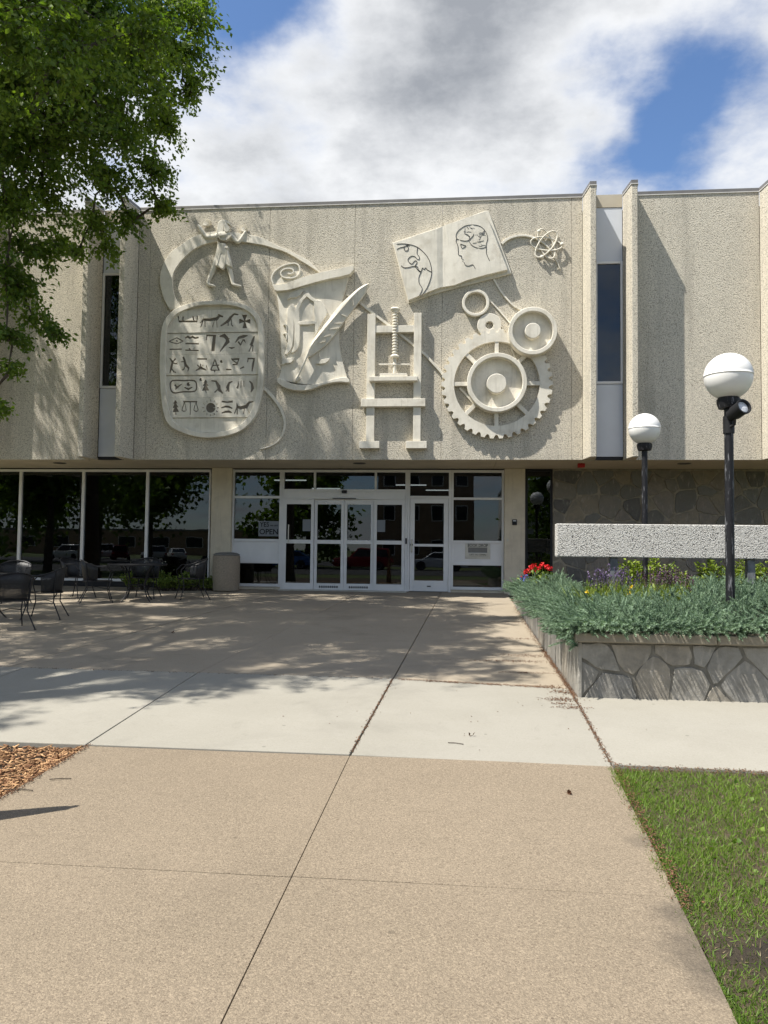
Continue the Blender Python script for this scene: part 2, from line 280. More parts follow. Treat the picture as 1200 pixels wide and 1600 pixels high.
# ---------------------------------------------------------------- mesh helpers
class MB:
    def __init__(s): s.v = []; s.f = []
    def add(s, vs, fs):
        k = len(s.v); s.v += [tuple(p) for p in vs]; s.f += [tuple(i+k for i in f) for f in fs]; return s
    def box(s, x0, x1, y0, y1, z0, z1):
        return s.add([(x0, y0, z0), (x1, y0, z0), (x1, y1, z0), (x0, y1, z0), (x0, y0, z1), (x1, y0, z1), (x1, y1, z1), (x0, y1, z1)],
                     [(0, 3, 2, 1), (4, 5, 6, 7), (0, 1, 5, 4), (1, 2, 6, 5), (2, 3, 7, 6), (3, 0, 4, 7)])
    def prism(s, poly, y0, y1):        # outline in x,z; front at y0, back at y1
        n = len(poly); vs = [(p[0], y0, p[1]) for p in poly]+[(p[0], y1, p[1]) for p in poly]
        return s.add(vs, [tuple(range(n)), tuple(range(2*n-1, n-1, -1))]+[(i, i+n, (i+1) % n+n, (i+1) % n) for i in range(n)])
    def plan(s, poly, z0, z1):         # outline in x,y; z may be functions
        n = len(poly); g = (lambda z, p: z(p) if callable(z) else z)
        vs = [(p[0], p[1], g(z0, p)) for p in poly]+[(p[0], p[1], g(z1, p)) for p in poly]
        return s.add(vs, [tuple(range(n-1, -1, -1)), tuple(range(n, 2*n))]+[(i, (i+1) % n, (i+1) % n+n, i+n) for i in range(n)])
    def ring(s, outer, inner, y0, y1):
        n = len(outer); vs = []
        for y in (y0, y1):
            vs += [(p[0], y, p[1]) for p in outer]+[(p[0], y, p[1]) for p in inner]
        fs = []
        for i in range(n):
            j = (i+1) % n
            fs += [(i, j, n+j, n+i), (2*n+i, 3*n+i, 3*n+j, 2*n+j), (i, 2*n+i, 2*n+j, j), (n+i, n+j, 3*n+j, 3*n+i)]
        return s.add(vs, fs)
    def tube(s, pts, r, n=8, closed=False, flat=None):
        pts = [Vector(p) for p in pts]; R_ = r if isinstance(r, (list, tuple)) else [r]*len(pts); k = len(pts); rows = []
        ref = Vector((0, 0, 1)); prev = None
        for i, p in enumerate(pts):
            a = pts[(i-1) % k] if (closed or i) else p; b = pts[(i+1) % k] if (closed or i < k-1) else p
            d = (b-a).normalized()
            if prev is None:
                u = d.cross(ref); u = d.cross(Vector((1, 0, 0))) if u.length < .05 else u
            else: u = prev-d*prev.dot(d)
            u.normalize(); prev = u; w = d.cross(u)
            rows.append([p+(u*math.cos(t)+w*math.sin(t))*R_[i] for t in [2*math.pi*j/n for j in range(n)]])
        fs = []; m = k if closed else k-1
        for i in range(m):
            a = i*n; b = ((i+1) % k)*n
            fs += [(a+j, a+(j+1) % n, b+(j+1) % n, b+j) for j in range(n)]
        if not closed: fs += [tuple(range(n-1, -1, -1)), tuple(range((k-1)*n, k*n))]
        return s.add([q for row in rows for q in row], fs)
    def lathe(s, prof, c=(0, 0, 0), n=24, axis='Z', cap=True):
        vs = []
        for r, h in prof:
            for j in range(n):
                t = 2*math.pi*j/n; x, y = r*math.cos(t), r*math.sin(t)
                vs.append((c[0]+x, c[1]+y, c[2]+h) if axis == 'Z' else ((c[0]+x, c[1]+h, c[2]+y) if axis == 'Y' else (c[0]+h, c[1]+x, c[2]+y)))
        fs = []
        for i in range(len(prof)-1):
            fs += [(i*n+j, i*n+(j+1) % n, (i+1)*n+(j+1) % n, (i+1)*n+j) for j in range(n)]
        if cap: fs += [tuple(range(n-1, -1, -1)), tuple(range((len(prof)-1)*n, len(prof)*n))]
        return s.add(vs, fs)
    def sphere(s, c, r, n=16, sy=1.):
        m = n//2; return s.lathe([(max(1e-4, r*math.sin(math.pi*i/m)), -r*math.cos(math.pi*i/m)) for i in range(m+1)], c, n)
    def build(s, name, mat, parent=None, smooth=False, bevel=0, fix=True):
        me = bpy.data.meshes.new(name); o0 = root_loc(parent)
        me.from_pydata([(p[0]-o0[0], p[1]-o0[1], p[2]-o0[2]) for p in s.v], [], s.f)
        if fix:
            bm = bmesh.new(); bm.from_mesh(me); bmesh.ops.recalc_face_normals(bm, faces=bm.faces); bm.to_mesh(me); bm.free()
        me.materials.append(mat); o = bpy.data.objects.new(name, me); COL.objects.link(o)
        if parent: o.parent = parent
        if smooth:
            me.polygons.foreach_set('use_smooth', [True]*len(me.polygons))
            if smooth != 'full': me.set_sharp_from_angle(angle=math.radians(38))
        if bevel:
            b = o.modifiers.new('bevel', 'BEVEL'); b.width = bevel; b.segments = 2; b.limit_method = 'ANGLE'; b.angle_limit = math.radians(40); b.harden_normals = False
        return o
def root_loc(p):
    x = y = z = 0.
    while p: x += p.location.x; y += p.location.y; z += p.location.z; p = p.parent
    return (x, y, z)
def tag(o, label=None, cat=None, group=None, kind=None):
    for k, v in (('label', label), ('category', cat), ('group', group), ('kind', kind)):
        if v: o[k] = v
    return o
def thing(name, label, cat, loc=(0, 0, 0), group=None, kind=None):
    o = bpy.data.objects.new(name, None); o.empty_display_size = .2; COL.objects.link(o); o.location = loc
    return tag(o, label, cat, group, kind)
def copy_tree(o, parent=None):
    c = o.copy(); COL.objects.link(c)
    if parent: c.parent = parent
    for ch in list(o.children): copy_tree(ch, c)
    return c
def np_mesh(name, V, F, mat, var=None, parent=None, smooth=False):
    V = np.asarray(V, np.float32)-np.array(root_loc(parent), np.float32); F = np.asarray(F, np.int32); k = F.shape[1]
    me = bpy.data.meshes.new(name); me.vertices.add(len(V)); me.vertices.foreach_set('co', V.ravel())
    me.loops.add(F.size); me.loops.foreach_set('vertex_index', F.ravel()); me.polygons.add(len(F))
    me.polygons.foreach_set('loop_start', np.arange(0, F.size, k, dtype=np.int32))
    if smooth: me.polygons.foreach_set('use_smooth', np.ones(len(F), bool))
    if var is not None:
        a = me.attributes.new('var', 'FLOAT', 'POINT'); a.data.foreach_set('value', np.asarray(var, np.float32))
    me.update(calc_edges=True); me.validate(); me.materials.append(mat); o = bpy.data.objects.new(name, me); COL.objects.link(o)
    if parent: o.parent = parent
    return o
def scatter(T, TF, P, D, Nn, sc, var, tv=None):
    """copies of template T (y along D, z along Nn) at P; returns V, F, var"""
    T = np.asarray(T, float); D = D/np.linalg.norm(D, axis=1, keepdims=True)
    X = np.cross(D, Nn); X /= np.maximum(1e-6, np.linalg.norm(X, axis=1, keepdims=True)); Z = np.cross(X, D)
    sc = np.asarray(sc); sc = sc[:, None]*np.ones((1, 3)) if sc.ndim == 1 else sc
    V = P[:, None, :]+(T[None, :, 0:1]*sc[:, None, 0:1])*X[:, None, :]+(T[None, :, 1:2]*sc[:, None, 1:2])*D[:, None, :]+(T[None, :, 2:3]*sc[:, None, 2:3])*Z[:, None, :]
    F = (np.asarray(TF)[None]+np.arange(len(P))[:, None, None]*len(T)).reshape(-1, len(TF[0]))
    vv = np.repeat(np.clip(var, 0, 1), len(T))
    if tv is not None: vv = np.clip(vv+np.tile(np.asarray(tv), len(P)), 0, 1)
    return V.reshape(-1, 3), F, vv
def rdir(n, up=0.):
    v = RNG.normal(size=(n, 3)); v[:, 2] += up; return v/np.linalg.norm(v, axis=1, keepdims=True)
def clip(poly, a, b, c):               # keep a*x+b*y<=c
    out = []; n = len(poly)
    for i in range(n):
        p, q = poly[i], poly[(i+1) % n]; dp, dq = a*p[0]+b*p[1]-c, a*q[0]+b*q[1]-c
        if dp <= 0: out.append(p)
        if dp*dq < 0: t = dp/(dp-dq); out.append((p[0]+t*(q[0]-p[0]), p[1]+t*(q[1]-p[1])))
    return out
def flagstones(u0, u1, v0, v1, su, sv, gap, seed, jit=.42):
    rnd = random.Random(seed); pts = []; ni = max(1, round((u1-u0)/su)); nj = max(1, round((v1-v0)/sv))
    for j in range(nj):
        for i in range(ni):
            if rnd.random() < .12: continue
            pts.append((u0+(i+.5+.5*(j % 2)-.25+rnd.uniform(-jit, jit))*(u1-u0)/ni, v0+(j+.5+rnd.uniform(-jit, jit))*(v1-v0)/nj))
    wts = [rnd.uniform(0, .62)*min(su, sv) for _ in pts]; cells = []
    for k, p in enumerate(pts):
        g = gap/2
        poly = [(u0+g, v0+g), (u1-g, v0+g), (u1-g, v1-g), (u0+g, v1-g)]
        for m, q in enumerate(pts):
            if m == k or not poly: continue
            dx, dy = q[0]-p[0], q[1]-p[1]; d = math.hypot(dx, dy)
            if d > 4*max(su, sv): continue
            poly = clip(poly, dx/d, dy/d, (dx*p[0]+dy*p[1])/d+(d*d+wts[k]**2-wts[m]**2)/(2*d)-g*rnd.uniform(.6, 1.5))
        if len(poly) > 2: cells.append(poly)
    return cells
def ragged(poly, rnd, amp):
    out = []; n = len(poly)
    for i in range(n):
        p, q = poly[i], poly[(i+1) % n]; L_ = math.hypot(q[0]-p[0], q[1]-p[1])
        if L_ < .02: continue
        cx = sum(a[0] for a in poly)/n; cy = sum(a[1] for a in poly)/n
        k = .93 if L_ > .06 else 1
        out.append((cx+(p[0]-cx)*k, cy+(p[1]-cy)*k))
        if L_ > .16:
            for t in (.33, .66): out.append((p[0]+t*(q[0]-p[0])+rnd.uniform(-amp, amp), p[1]+t*(q[1]-p[1])+rnd.uniform(-amp, amp)))
    return out
def stone_objs(cells, to3, mat, parent, seed, d0=.012, d1=.035, name='stone'):
    """each stone a mesh of its own, front face inset for a rounded arris; to3(u,v,h)->point"""
    rnd = random.Random(seed); lst = []
    for c in cells:
        poly = ragged(c, rnd, .013); n = len(poly)
        if n < 3: continue
        cx = sum(p[0] for p in poly)/n; cy = sum(p[1] for p in poly)/n
        h = rnd.uniform(d0, d1); tx, ty = rnd.uniform(-.02, .02), rnd.uniform(-.02, .02)
        rows = []
        for k, hh in ((1., -.01), (.995, h*.6), (.97, h)):
            rows.append([to3(cx+(p[0]-cx)*k, cy+(p[1]-cy)*k, hh+(tx*(p[0]-cx)+ty*(p[1]-cy) if hh > 0 else 0)) for p in poly])
        vs = [q for r_ in rows for q in r_]; fs = [tuple(range(2*n, 3*n))]
        for a in range(2): fs += [(a*n+i, a*n+(i+1) % n, (a+1)*n+(i+1) % n, (a+1)*n+i) for i in range(n)]
        mb = MB(); mb.add(vs, fs); lst.append(mb.build(name, mat, parent))
    return lst
def text_mesh(body, size, cx, y, cz, mat, name, parent, width=None, depth=.004, spacing=1.):
    cu = bpy.data.curves.new('t', 'FONT'); cu.body = body; cu.size = size; cu.align_x = 'CENTER'; cu.align_y = 'CENTER'; cu.extrude = depth/2; cu.offset = size*.012; cu.resolution_u = 3; cu.space_character = spacing
    o = bpy.data.objects.new('t', cu); COL.objects.link(o); bpy.context.view_layer.update()
    me = bpy.data.meshes.new_from_object(o.evaluated_get(bpy.context.evaluated_depsgraph_get())); bpy.data.objects.remove(o)
    vs = [v.co.copy() for v in me.vertices]; w = max(v.x for v in vs)-min(v.x for v in vs); k = (width/w) if width else 1
    mb = MB(); mb.add([(cx+v.x*k, y-v.z, cz+v.y) for v in vs], [tuple(p.vertices) for p in me.polygons]); return mb.build(name, mat, parent)
def CR(ox, oy, s):                     # a close-up of the facade: its coordinates -> x,z on the plane Y
    def f(p, Y=-1.9):
        q = at(ox+p[0]/s, oy+p[1]/s, Y); return (q.x, q.z)
    return f
def circ(c, r, n, a0=0.): return [(c[0]+r*math.cos(a0+2*math.pi*i/n), c[1]+r*math.sin(a0+2*math.pi*i/n)) for i in range(n)]
def strip(pts, w):                     # polyline -> outline polygon of width w (may be list)
    n = len(pts); ws = w if isinstance(w, (list, tuple)) else [w]*n; L_, R_ = [], []
    for i, p in enumerate(pts):
        a = pts[max(0, i-1)]; b = pts[min(n-1, i+1)]; dx, dy = b[0]-a[0], b[1]-a[1]; d = math.hypot(dx, dy) or 1
        k = 1.
        if 0 < i < n-1:
            e0 = Vector((p[0]-a[0], p[1]-a[1])).normalized(); e1 = Vector((b[0]-p[0], b[1]-p[1])).normalized(); k = min(1.6, 1/max(.5, math.sqrt(max(0.0, (1+e0.dot(e1))/2))))
        nx, ny = -dy/d*ws[i]/2*k, dx/d*ws[i]/2*k; L_.append((p[0]+nx, p[1]+ny)); R_.append((p[0]-nx, p[1]-ny))
    return L_, R_
def band(mb, pts, w, y0, y1):          # strip as a quad-wise solid
    L_, R_ = strip(pts, w); n = len(pts)
    vs = [(p[0], y, p[1]) for y in (y0, y1) for p in L_+R_]; fs = []; m = 2*n
    for i in range(n-1):
        fs += [(i, i+1, n+i+1, n+i), (m+i, m+n+i, m+n+i+1, m+i+1), (i, m+i, m+i+1, i+1), (n+i, n+i+1, m+n+i+1, m+n+i)]
    fs += [(0, n, m+n, m), (n-1, m+n-1, m+2*n-1, 2*n-1)]
    return mb.add(vs, fs)
def smooth_pts(pts, k=4, closed=False):   # Catmull-Rom
    n = len(pts); out = []
    rng = range(n) if closed else range(n-1)
    for i in rng:
        g = lambda j: pts[j % n] if closed else pts[max(0, min(n-1, j))]
        p0, p1, p2, p3 = g(i-1), g(i), g(i+1), g(i+2)
        for s_ in range(k):
            t = s_/k
            out.append(tuple(.5*((2*b)+(c-a)*t+(2*a-5*b+4*c-d)*t*t+(3*b-a-3*c+d)*t**3) for a, b, c, d in zip(p0, p1, p2, p3)))
    if not closed: out.append(tuple(pts[-1]))
    return out

# ---------------------------------------------------------------- ground, paving
def ground_sheet(name, mat, x0, x1, y0, y1, dz, nx=2, ny=None):
    ys = sorted({y0, y1, *([-20.] if y0 < -20 < y1 else [])}); mb = MB()
    for a, b in zip(ys, ys[1:]):
        mb.add([(x0, a, zg(a)+dz), (x1, a, zg(a)+dz), (x1, b, zg(b)+dz), (x0, b, zg(b)+dz)], [(0, 1, 2, 3)])
    return tag(mb.build(name, mat), kind='structure')
ground_sheet('ground', M['ground'], -400, 400, -400, 300, -.075)
ground_sheet('paving_bed', M['dirt'], -13, 9, -12.94, .6, -.030)
ground_sheet('walkway_bed', M['dirt'], -2.62, .94, -24, -12.94, -.030)
ground_sheet('lawn', M['lawnsoil'], .94, 14, -24, -12.96, -.016)
ground_sheet('mulch_bed', M['soil'], -14, -2.62, -24, -12.96, -.034)
ground_sheet('road', M['asphalt'], -120, 120, -44, -30, -.055)
ground_sheet('parking_lot', M['asphalt'], -90, 40, -78, -52, -.055)
def slab(poly, mat, parent, dz=0., g=.006, bev=.006):
    cx = sum(p[0] for p in poly)/len(poly); cy = sum(p[1] for p in poly)/len(poly)
    q = []
    n = len(poly)
    for i, p in enumerate(poly):       # pull the corners in by the joint
        dx, dy = cx-p[0], cy-p[1]; q.append((p[0]+math.copysign(g, dx), p[1]+math.copysign(g, dy)))
    tx, ty = random.uniform(-.0008, .0008), random.uniform(-.0008, .0008)
    mb = MB(); mb.plan(q, lambda p: zg(p[1])-.1, lambda p: zg(p[1])+dz+tx*(p[0]-cx)+ty*(p[1]-cy)); return mb.build('slab', mat, parent, bevel=bev)
plaza = thing('plaza', None, None, (-2, -5, 0), kind='structure')
def lx(pts, y):                        # x of a joint line at y
    (x0, y0), (x1, y1) = pts; return x0+(x1-x0)*(y-y0)/(y1-y0)
JA = [(-4.53, -6.37), (-3.93, 0)]; JB = [(-2.73, -10.25), (-2.22, 0)]; JC = [(-.66, -10.34), (-.38, 0)]; JP = [(1.09, -10.56), (1.14, 0)]
JZ = [(-7.2, -6.37), (-6.5, 0)]; JY = [(-9.8, -6.4), (-9.2, 0)]; JX = [(-12.6, -6.4), (-12, 0)]
YT = lambda x: -10.27-(x+.66)*.16*(1 if x > -.66 else .03)
cols = [JX, JY, JZ, JA, JB, JC, JP]
def top_of_walk(j): x = lx(j, -10.3); return YT(x)
for a, b in zip(cols, cols[1:]):
    edges = [0.55, -4.7, None] if a in (JB, JA) else ([.55, -6.3, None] if a not in (JC,) else [.55, None])
    for k in range(len(edges)-1):
        yt, yb = edges[k], edges[k+1]; tilt = -.12 if a in (JA, JB) else -.05
        P4 = []
        for jl, y in ((a, yb), (b, yb), (b, yt), (a, yt)):
            yy = top_of_walk(jl) if y is None else y+(tilt if (jl is b and y < 0) else 0)
            P4.append((lx(jl, yy), yy))
        slab(P4, M['plaza'], plaza, dz=random.uniform(-.004, .004), g=.004 if a is JB else .007)
sidewalk = thing('sidewalk', None, None, (-1, -11.6, 0), kind='structure')
sx = [(-12.7, -12.6), (-10.4, -10.4), (-8.3, -8.3), (-6.45, -6.4), (-4.66, -4.55), (-2.73, -2.63), (-.66, -.73), (1.09, 1.03), (3.1, 3.0), (5.1, 5.), (7.2, 7.1), (9.2, 9.1)]
for (a, a2), (b, b2) in zip(sx, sx[1:]):
    slab([(a2, -12.94), (b2, -12.94-(.05 if b2 > 1 else 0)), (b, YT(b) if b < 1.2 else -10.6), (a, YT(a) if a < 1 else -10.6)], M['walk2'], sidewalk, dz=.004+random.uniform(-.003, .003), g=.006)
walkway = thing('walkway', None, None, (-.8, -15, 0), kind='structure')
ys = [-12.955, -14.79, -16.65, -18.5, -20.4, -22.3]
for y1, y0 in zip(ys, ys[1:]):
    for xa, xb in ((lambda y: -2.62, lambda y: -.73+(y+12.95)*.004), (lambda y: -.73+(y+12.95)*.004, lambda y: 1.03+(y+12.95)*.045)):
        rnd = random
        right = xb(y0) > 0
        pl = [(xa(y0), y0), (xb(y0), y0)]
        pl += [(xb(y0+(y1-y0)*t)+random.uniform(-.008, .008), y0+(y1-y0)*t) for t in (.2, .4, .6, .8)] if right else []
        pl += [(xb(y1), y1), (xa(y1), y1)]
        pl += [] if right else [(xa(y1+(y0-y1)*t)+random.uniform(-.012, .012), y1+(y0-y1)*t) for t in (.2, .4, .6, .8)]
        slab(pl, M['agg'], walkway, dz=random.uniform(-.001, .001), g=.0024, bev=.002)

# ---------------------------------------------------------------- the library
BX0, BX1 = -17.0, 14.5; YP = -1.9; ZB, ZT = 2.9, 8.55; FD = .54
lib = thing('library_building', 'wide two storey concrete library with fins and recessed glass entrance', 'building', (-2, 0, 0))
def fin_at(x0):
    f = MB().plan([(x0, YP), (x0+.07, YP-FD), (x0+.19, YP-FD), (x0+.26, YP)], ZB, ZT-.07).build('fin', M['wall'], lib, bevel=.012)
    MB().plan([(x0-.012, YP-.006), (x0+.058, YP-FD-.014), (x0+.202, YP-FD-.014), (x0+.272, YP-.006)], ZT-.07, ZT-.052).build('drip_edge', M['drip'], f)
    MB().plan([(x0-.006, YP-.004), (x0+.064, YP-FD-.008), (x0+.196, YP-FD-.008), (x0+.266, YP-.004)], ZT-.052, ZT+.02).build('coping', M['coping'], f)
slots = [-11.56, -8.23, 2.57, 6.16, 9.75]           # left edge of each pair of fins
for x0 in slots:
    fin_at(x0); fin_at(x0+.825)
    a, b = x0+.26, x0+.825; Yw = YP+.03
    zz = [at(950, y, Yw).z for y in (712, 600, 409, 325)]
    w = MB()
    t = .045
    w.box(a, a+t, Yw-.03, Yw+.05, zz[1], zz[2]); w.box(b-t, b, Yw-.03, Yw+.05, zz[1], zz[2]); w.box(a+t, b-t, Yw-.03, Yw+.05, zz[2]-.05, zz[2]); w.box(a+t, b-t, Yw-.03, Yw+.05, zz[1], zz[1]+.05)
    win = w.build('slot_window', M['alu'], lib, bevel=.004)
    MB().box(a+t, b-t, Yw+.005, Yw+.013, zz[1]+.05, zz[2]-.05).build('pane', M['glass'], win)
    MB().box(a, b, Yw-.008, Yw+.04, ZB+.07, zz[1]-.008).build('spandrel_panel', M['panel'], lib, bevel=.004)
    MB().box(a, b, Yw-.008, Yw+.04, zz[2]+.008, zz[3]).build('spandrel_panel', M['panel'], lib, bevel=.004)
    MB().box(a, b, Yw-.02, Yw+.05, zz[3]+.006, ZT-.02).build('slot_fascia', M['soffit'], lib)
    MB().box(a, b, Yw+.0, Yw+.06, ZB-.0, ZB+.064).build('slot_gap_strip', M['dark'], lib)  # dark strip colours in the shade of the gap under the panel
# wall panels between the pairs, split at the photographed joints
def panel(x0, x1, z0, z1): return MB().box(x0+.0028, x1-.0028, YP, YP+.15, z0+(.0012 if z0 > ZB else 0), z1-(.0012 if z1 < ZT-.1 else 0)).build('precast_panel', M['wall'], lib, bevel=.004)
runs = [(BX0, slots[0])]+[(a+1.085, b) for a, b in zip(slots, slots[1:])]+[(slots[-1]+1.085, BX1)]
for a, b in runs:
    cuts = [a, -6.88, -4.17, -2.28, -.38, 2.34, b] if a < -5 < b and b < 4 and b > 0 else [a, b]
    for c, d in zip(cuts, cuts[1:]):
        if len(cuts) > 2 and 1 < d-c: panel(c, d, ZB, 7.18); panel(c, d, 7.18, ZT-.07)
        else: panel(c, d, ZB, ZT-.07)
    MB().box(a, b, YP-.018, YP+.17, ZT-.07, ZT-.052).build('drip_edge', M['drip'], lib)
    MB().box(a, b, YP-.012, YP+.3, ZT-.052, ZT+.02).build('coping', M['coping'], lib, bevel=.006)
MB().box(BX0, BX1, YP+.155, YP+.35, ZB+.07, ZT-.3).build('backing_wall', M['joint'], lib)
MB().box(BX0, BX1, YP+.352, 22, ZT-.5, ZT-.3).build('roof', M['coping'], lib)
for x in (BX0, BX1-.3): MB().box(x, x+.3, YP+.36, 22, -.3, ZT-.51).build('side_wall', M['wall'], lib)
MB().box(BX0+.3, BX1-.3, 21.7, 22, -.3, ZT-.51).build('rear_wall', M['wall'], lib)
# soffit in panels, seams showing
sxs = [BX0+.01, -13.2, -9.7, -6.2, -2.7, .8, 4.3, 7.8, 11.3, BX1-.01]
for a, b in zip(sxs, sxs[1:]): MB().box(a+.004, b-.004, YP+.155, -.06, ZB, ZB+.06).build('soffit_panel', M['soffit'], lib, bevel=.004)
MB().box(BX0+.3, BX1-.3, -.055, 10, ZB+.0, ZB+.06).build('interior_ceiling', M['inwall'], lib)
for px, py in ((95, 722), (562, 723), (1068, 722)):
    p = at(px, 722, -1.2); d = MB(); c = (p.x, -1.25, ZB)
    d.lathe([(.13, -.012), (.145, -.012), (.145, -.001), (.13, -.001)], c, 20, cap=False); l = d.build('recessed_light', M['coping'], lib)
    MB().lathe([(.128, -.004), (.128, -.002)], c, 20).build('lens', M['dark'], l)
# storefront bays
XS = lambda px, py=830: at(px, py, 0).x
ZS = lambda py, px=600: at(px, py, 0).z
ZH = 2.87
def frame(mb, x0, x1, z0, z1, w, y0=-.07, y1=.05):
    l, r, b, t = w if isinstance(w, tuple) else (w,)*4
    mb.box(x0, x0+l, y0, y1, z0, z1); mb.box(x1-r, x1, y0, y1, z0, z1); mb.box(x0+l, x1-r, y0, y1, z0, z0+b); mb.box(x0+l, x1-r, y0, y1, z1-t, z1); return (x0+l, x1-r, z0+b, z1-t)
def pane(x0, x1, z0, z1, par, y=-.01): return MB().box(x0, x1, y-.004, y+.004, z0, z1).build('pane', M['glass'], par)
bays = [XS(-170), XS(-67), XS(32), XS(130), XS(230), XS(329)]; bays = [2*bays[0]-bays[1]]+bays
bays = [2*bays[0]-bays[1]]+bays
for a, b in zip(bays, bays[1:]):
    w = MB(); q = frame(w, a, b, .13, ZH, (.035, .035, .06, .06)); o = w.build('large_window', M['alu'], lib, bevel=.004); pane(*q, o)
    MB().box(a+.002, b-.002, -.05, .1, -.1, .127).build('window_curb', M['dark'], lib)
MB().box(BX0, bays[0]-.01, -.1, .1, -.6, ZB).build('stub_wall', M['cast_tan'], lib)
def column(px0, px1, name='column'):
    a, b = at(px0, 830, -.18).x, at(px1, 830, -.18).x
    return MB().box(a, b, -.18, .06, -.2, ZB-.003).build(name, M['cast_tan'], lib, bevel=.012)
column(329, 360.5); column(788, 820.5)
# left entrance window with its pale panel
x0, x1 = XS(363), XS(440)
w = MB(); z = [ZS(y, 400) for y in (917, 908.5, 880, 877, 846, 843, 779, 775.5, 737)]
frame(w, x0, x1, .06, ZH, (.05, .05, .07, .06))
for zc in (ZS(777, 400), ZS(844, 400), ZS(878, 400)): w.box(x0+.05, x1-.05, -.06, .04, zc-.03, zc+.03)
o = w.build('entrance_window', M['alu'], lib, bevel=.004)
pane(x0+.05, x1-.05, ZS(777, 400)+.03, ZH-.06, o); pane(x0+.05, x1-.05, ZS(844, 400)+.03, ZS(777, 400)-.03, o); pane(x0+.05, x1-.05, .13, ZS(878, 400)-.03, o)
MB().box(x0+.05, x1-.05, -.03, .01, ZS(878, 400)+.03, ZS(844, 400)-.03).build('infill_panel', M['alu'], o)
MB().box(x0, x1, -.04, .06, -.1, .057).build('window_curb', M['cast_tan'], lib)
# sliding door unit
x1b, x2 = XS(637), XS(705)
u = MB(); zt = ZS(765, 540); zh = ZS(780.5, 540)
u.box(x1, x1+.06, -.08, .06, 0, ZH); u.box(x1b-.06, x1b, -.08, .06, 0, ZH); u.box(x1+.06, x1b-.06, -.08, .06, ZH-.06, ZH)
m1, m2 = XS(491.5), XS(586.5)
for m in (m1, m2): u.box(m-.025, m+.025, -.07, .05, zt, ZH-.06)
tr = u.build('transom_frame', M['alu'], lib, bevel=.004)
for a, b in ((x1+.06, m1-.025), (m1+.025, m2-.025), (m2+.025, x1b-.06)): pane(a, b, zt, ZH-.06, tr)
hd = MB().box(x1+.06, x1b-.06, -.13, .06, zh, zt).box(x1+.06, x1b-.06, -.14, -.13, zh+.03, zt-.05).build('door_header', M['alu'], lib, bevel=.006)
c = at(538, 772, -.15); MB().plan([(c.x-.06, -.20), (c.x-.03, -.22), (c.x+.03, -.22), (c.x+.06, -.20), (c.x+.06, -.141), (c.x-.06, -.141)], zt-.10, zt-.03).build('motion_sensor', M['dark'], hd, bevel=.01)
MB().box(c.x-.28, c.x+.28, -.155, -.141, zh+.004, zh+.022).build('sensor_strip', M['dark'], hd)
lv = [x1+.06, XS(491.5), XS(538), XS(584.5), x1b-.06]
for k in range(4):
    a, b = lv[k], lv[k+1]; yo = -.075 if k in (0, 3) else -.03; d = MB()
    zmid = ZS(847, 540)
    frame(d, a+.003, b-.003, .012, zh-.003, (.07, .07, .15, .12), yo-.025, yo+.025); d.box(a+.073, b-.073, yo-.02, yo+.02, zmid-.045, zmid+.045)
    o = d.build('sliding_door', M['alu'], lib, bevel=.004)
    pane(a+.073, b-.073, .162, zmid-.045, o, yo); pane(a+.073, b-.073, zmid+.045, zh-.123, o, yo)
    if k in (1, 2):
        g = MB(); cx = (a+b)/2
        for q in range(9): g.box(cx-.22+q*.052, cx-.22+q*.052+.03, yo-.033, yo-.026, .055, .105)
        g.build('kick_vent', M['dark'], o)
    if k == 0: MB().box(a+.13, a+.155, yo-.09, yo-.07, 1.12, 1.55).box(a+.13, a+.155, yo-.07, yo-.026, 1.14, 1.16).box(a+.13, a+.155, yo-.07, yo-.026, 1.51, 1.53).build('pull_handle', M['steel'], o)
    if k in (0, 3):
        nx = (b-.073-.2) if k == 0 else a+.08
        nt_ = MB().box(nx, nx+.19, yo-.010, yo-.006, zmid+.25, zmid+.53).build('paper_notice', M['paper'], None)
        tag(nt_, 'white paper notice taped on the %s sliding door pane' % ('leftmost' if k == 0 else 'rightmost'), 'notice', 'paper notices on the doors')
MB().box(x1, x1b, -.3, .3, -.06, .010).build('threshold', M['steel'], lib)
# single swing door
s = MB(); s.box(x1b+.003, x1b+.05, -.08, .06, 0, ZH); s.box(x2-.06, x2-.003, -.08, .06, 0, ZH); s.box(x1b+.05, x2-.06, -.08, .06, ZH-.06, ZH); zd = ZS(778.5, 670); s.box(x1b+.05, x2-.06, -.08, .06, zd, zd+.05)
o = s.build('door_frame', M['alu'], lib, bevel=.004); pane(x1b+.05, x2-.06, zd+.05, ZH-.06, o)
d = MB(); a, b = x1b+.055, x2-.065; zm = ZS(852, 670)
frame(d, a, b, .012, zd-.004, (.11, .11, .25, .12), -.06, -.015); d.box(a+.11, b-.11, -.055, -.02, zm-.03, zm+.03)
o = d.build('swing_door', M['alu'], lib, bevel=.004); pane(a+.11, b-.11, .262, zm-.03, o, -.037); pane(a+.11, b-.11, zm+.03, zd-.124, o, -.037)
MB().tube([(a+.05, -.06, .93), (a+.05, -.12, .95), (a+.05, -.13, 1.05), (a+.05, -.12, 1.2), (a+.05, -.06, 1.22)], .014).build('pull_handle', M['steel'], o, True)
MB().lathe([(.03, -.012), (.03, 0)], (a+.045, -.061, 1.1), 16, 'Y').build('lock_cylinder', M['dark'], o)
for zc in (.25, 1.1, 1.95): MB().tube([(b+.005, -.067, zc-.07), (b+.005, -.067, zc+.07)], .011).build('hinge', M['steel'], o)
MB().box((a+b)/2-.04, (a+b)/2+.05, -.068, -.061, .12, .145).build('kick_plate', M['dark'], o)
MB().box(x1b-.045, x1b-.01, -.11, -.082, ZS(850, 636), ZS(841, 636)).build('door_button', M['dark'], lib, bevel=.006)
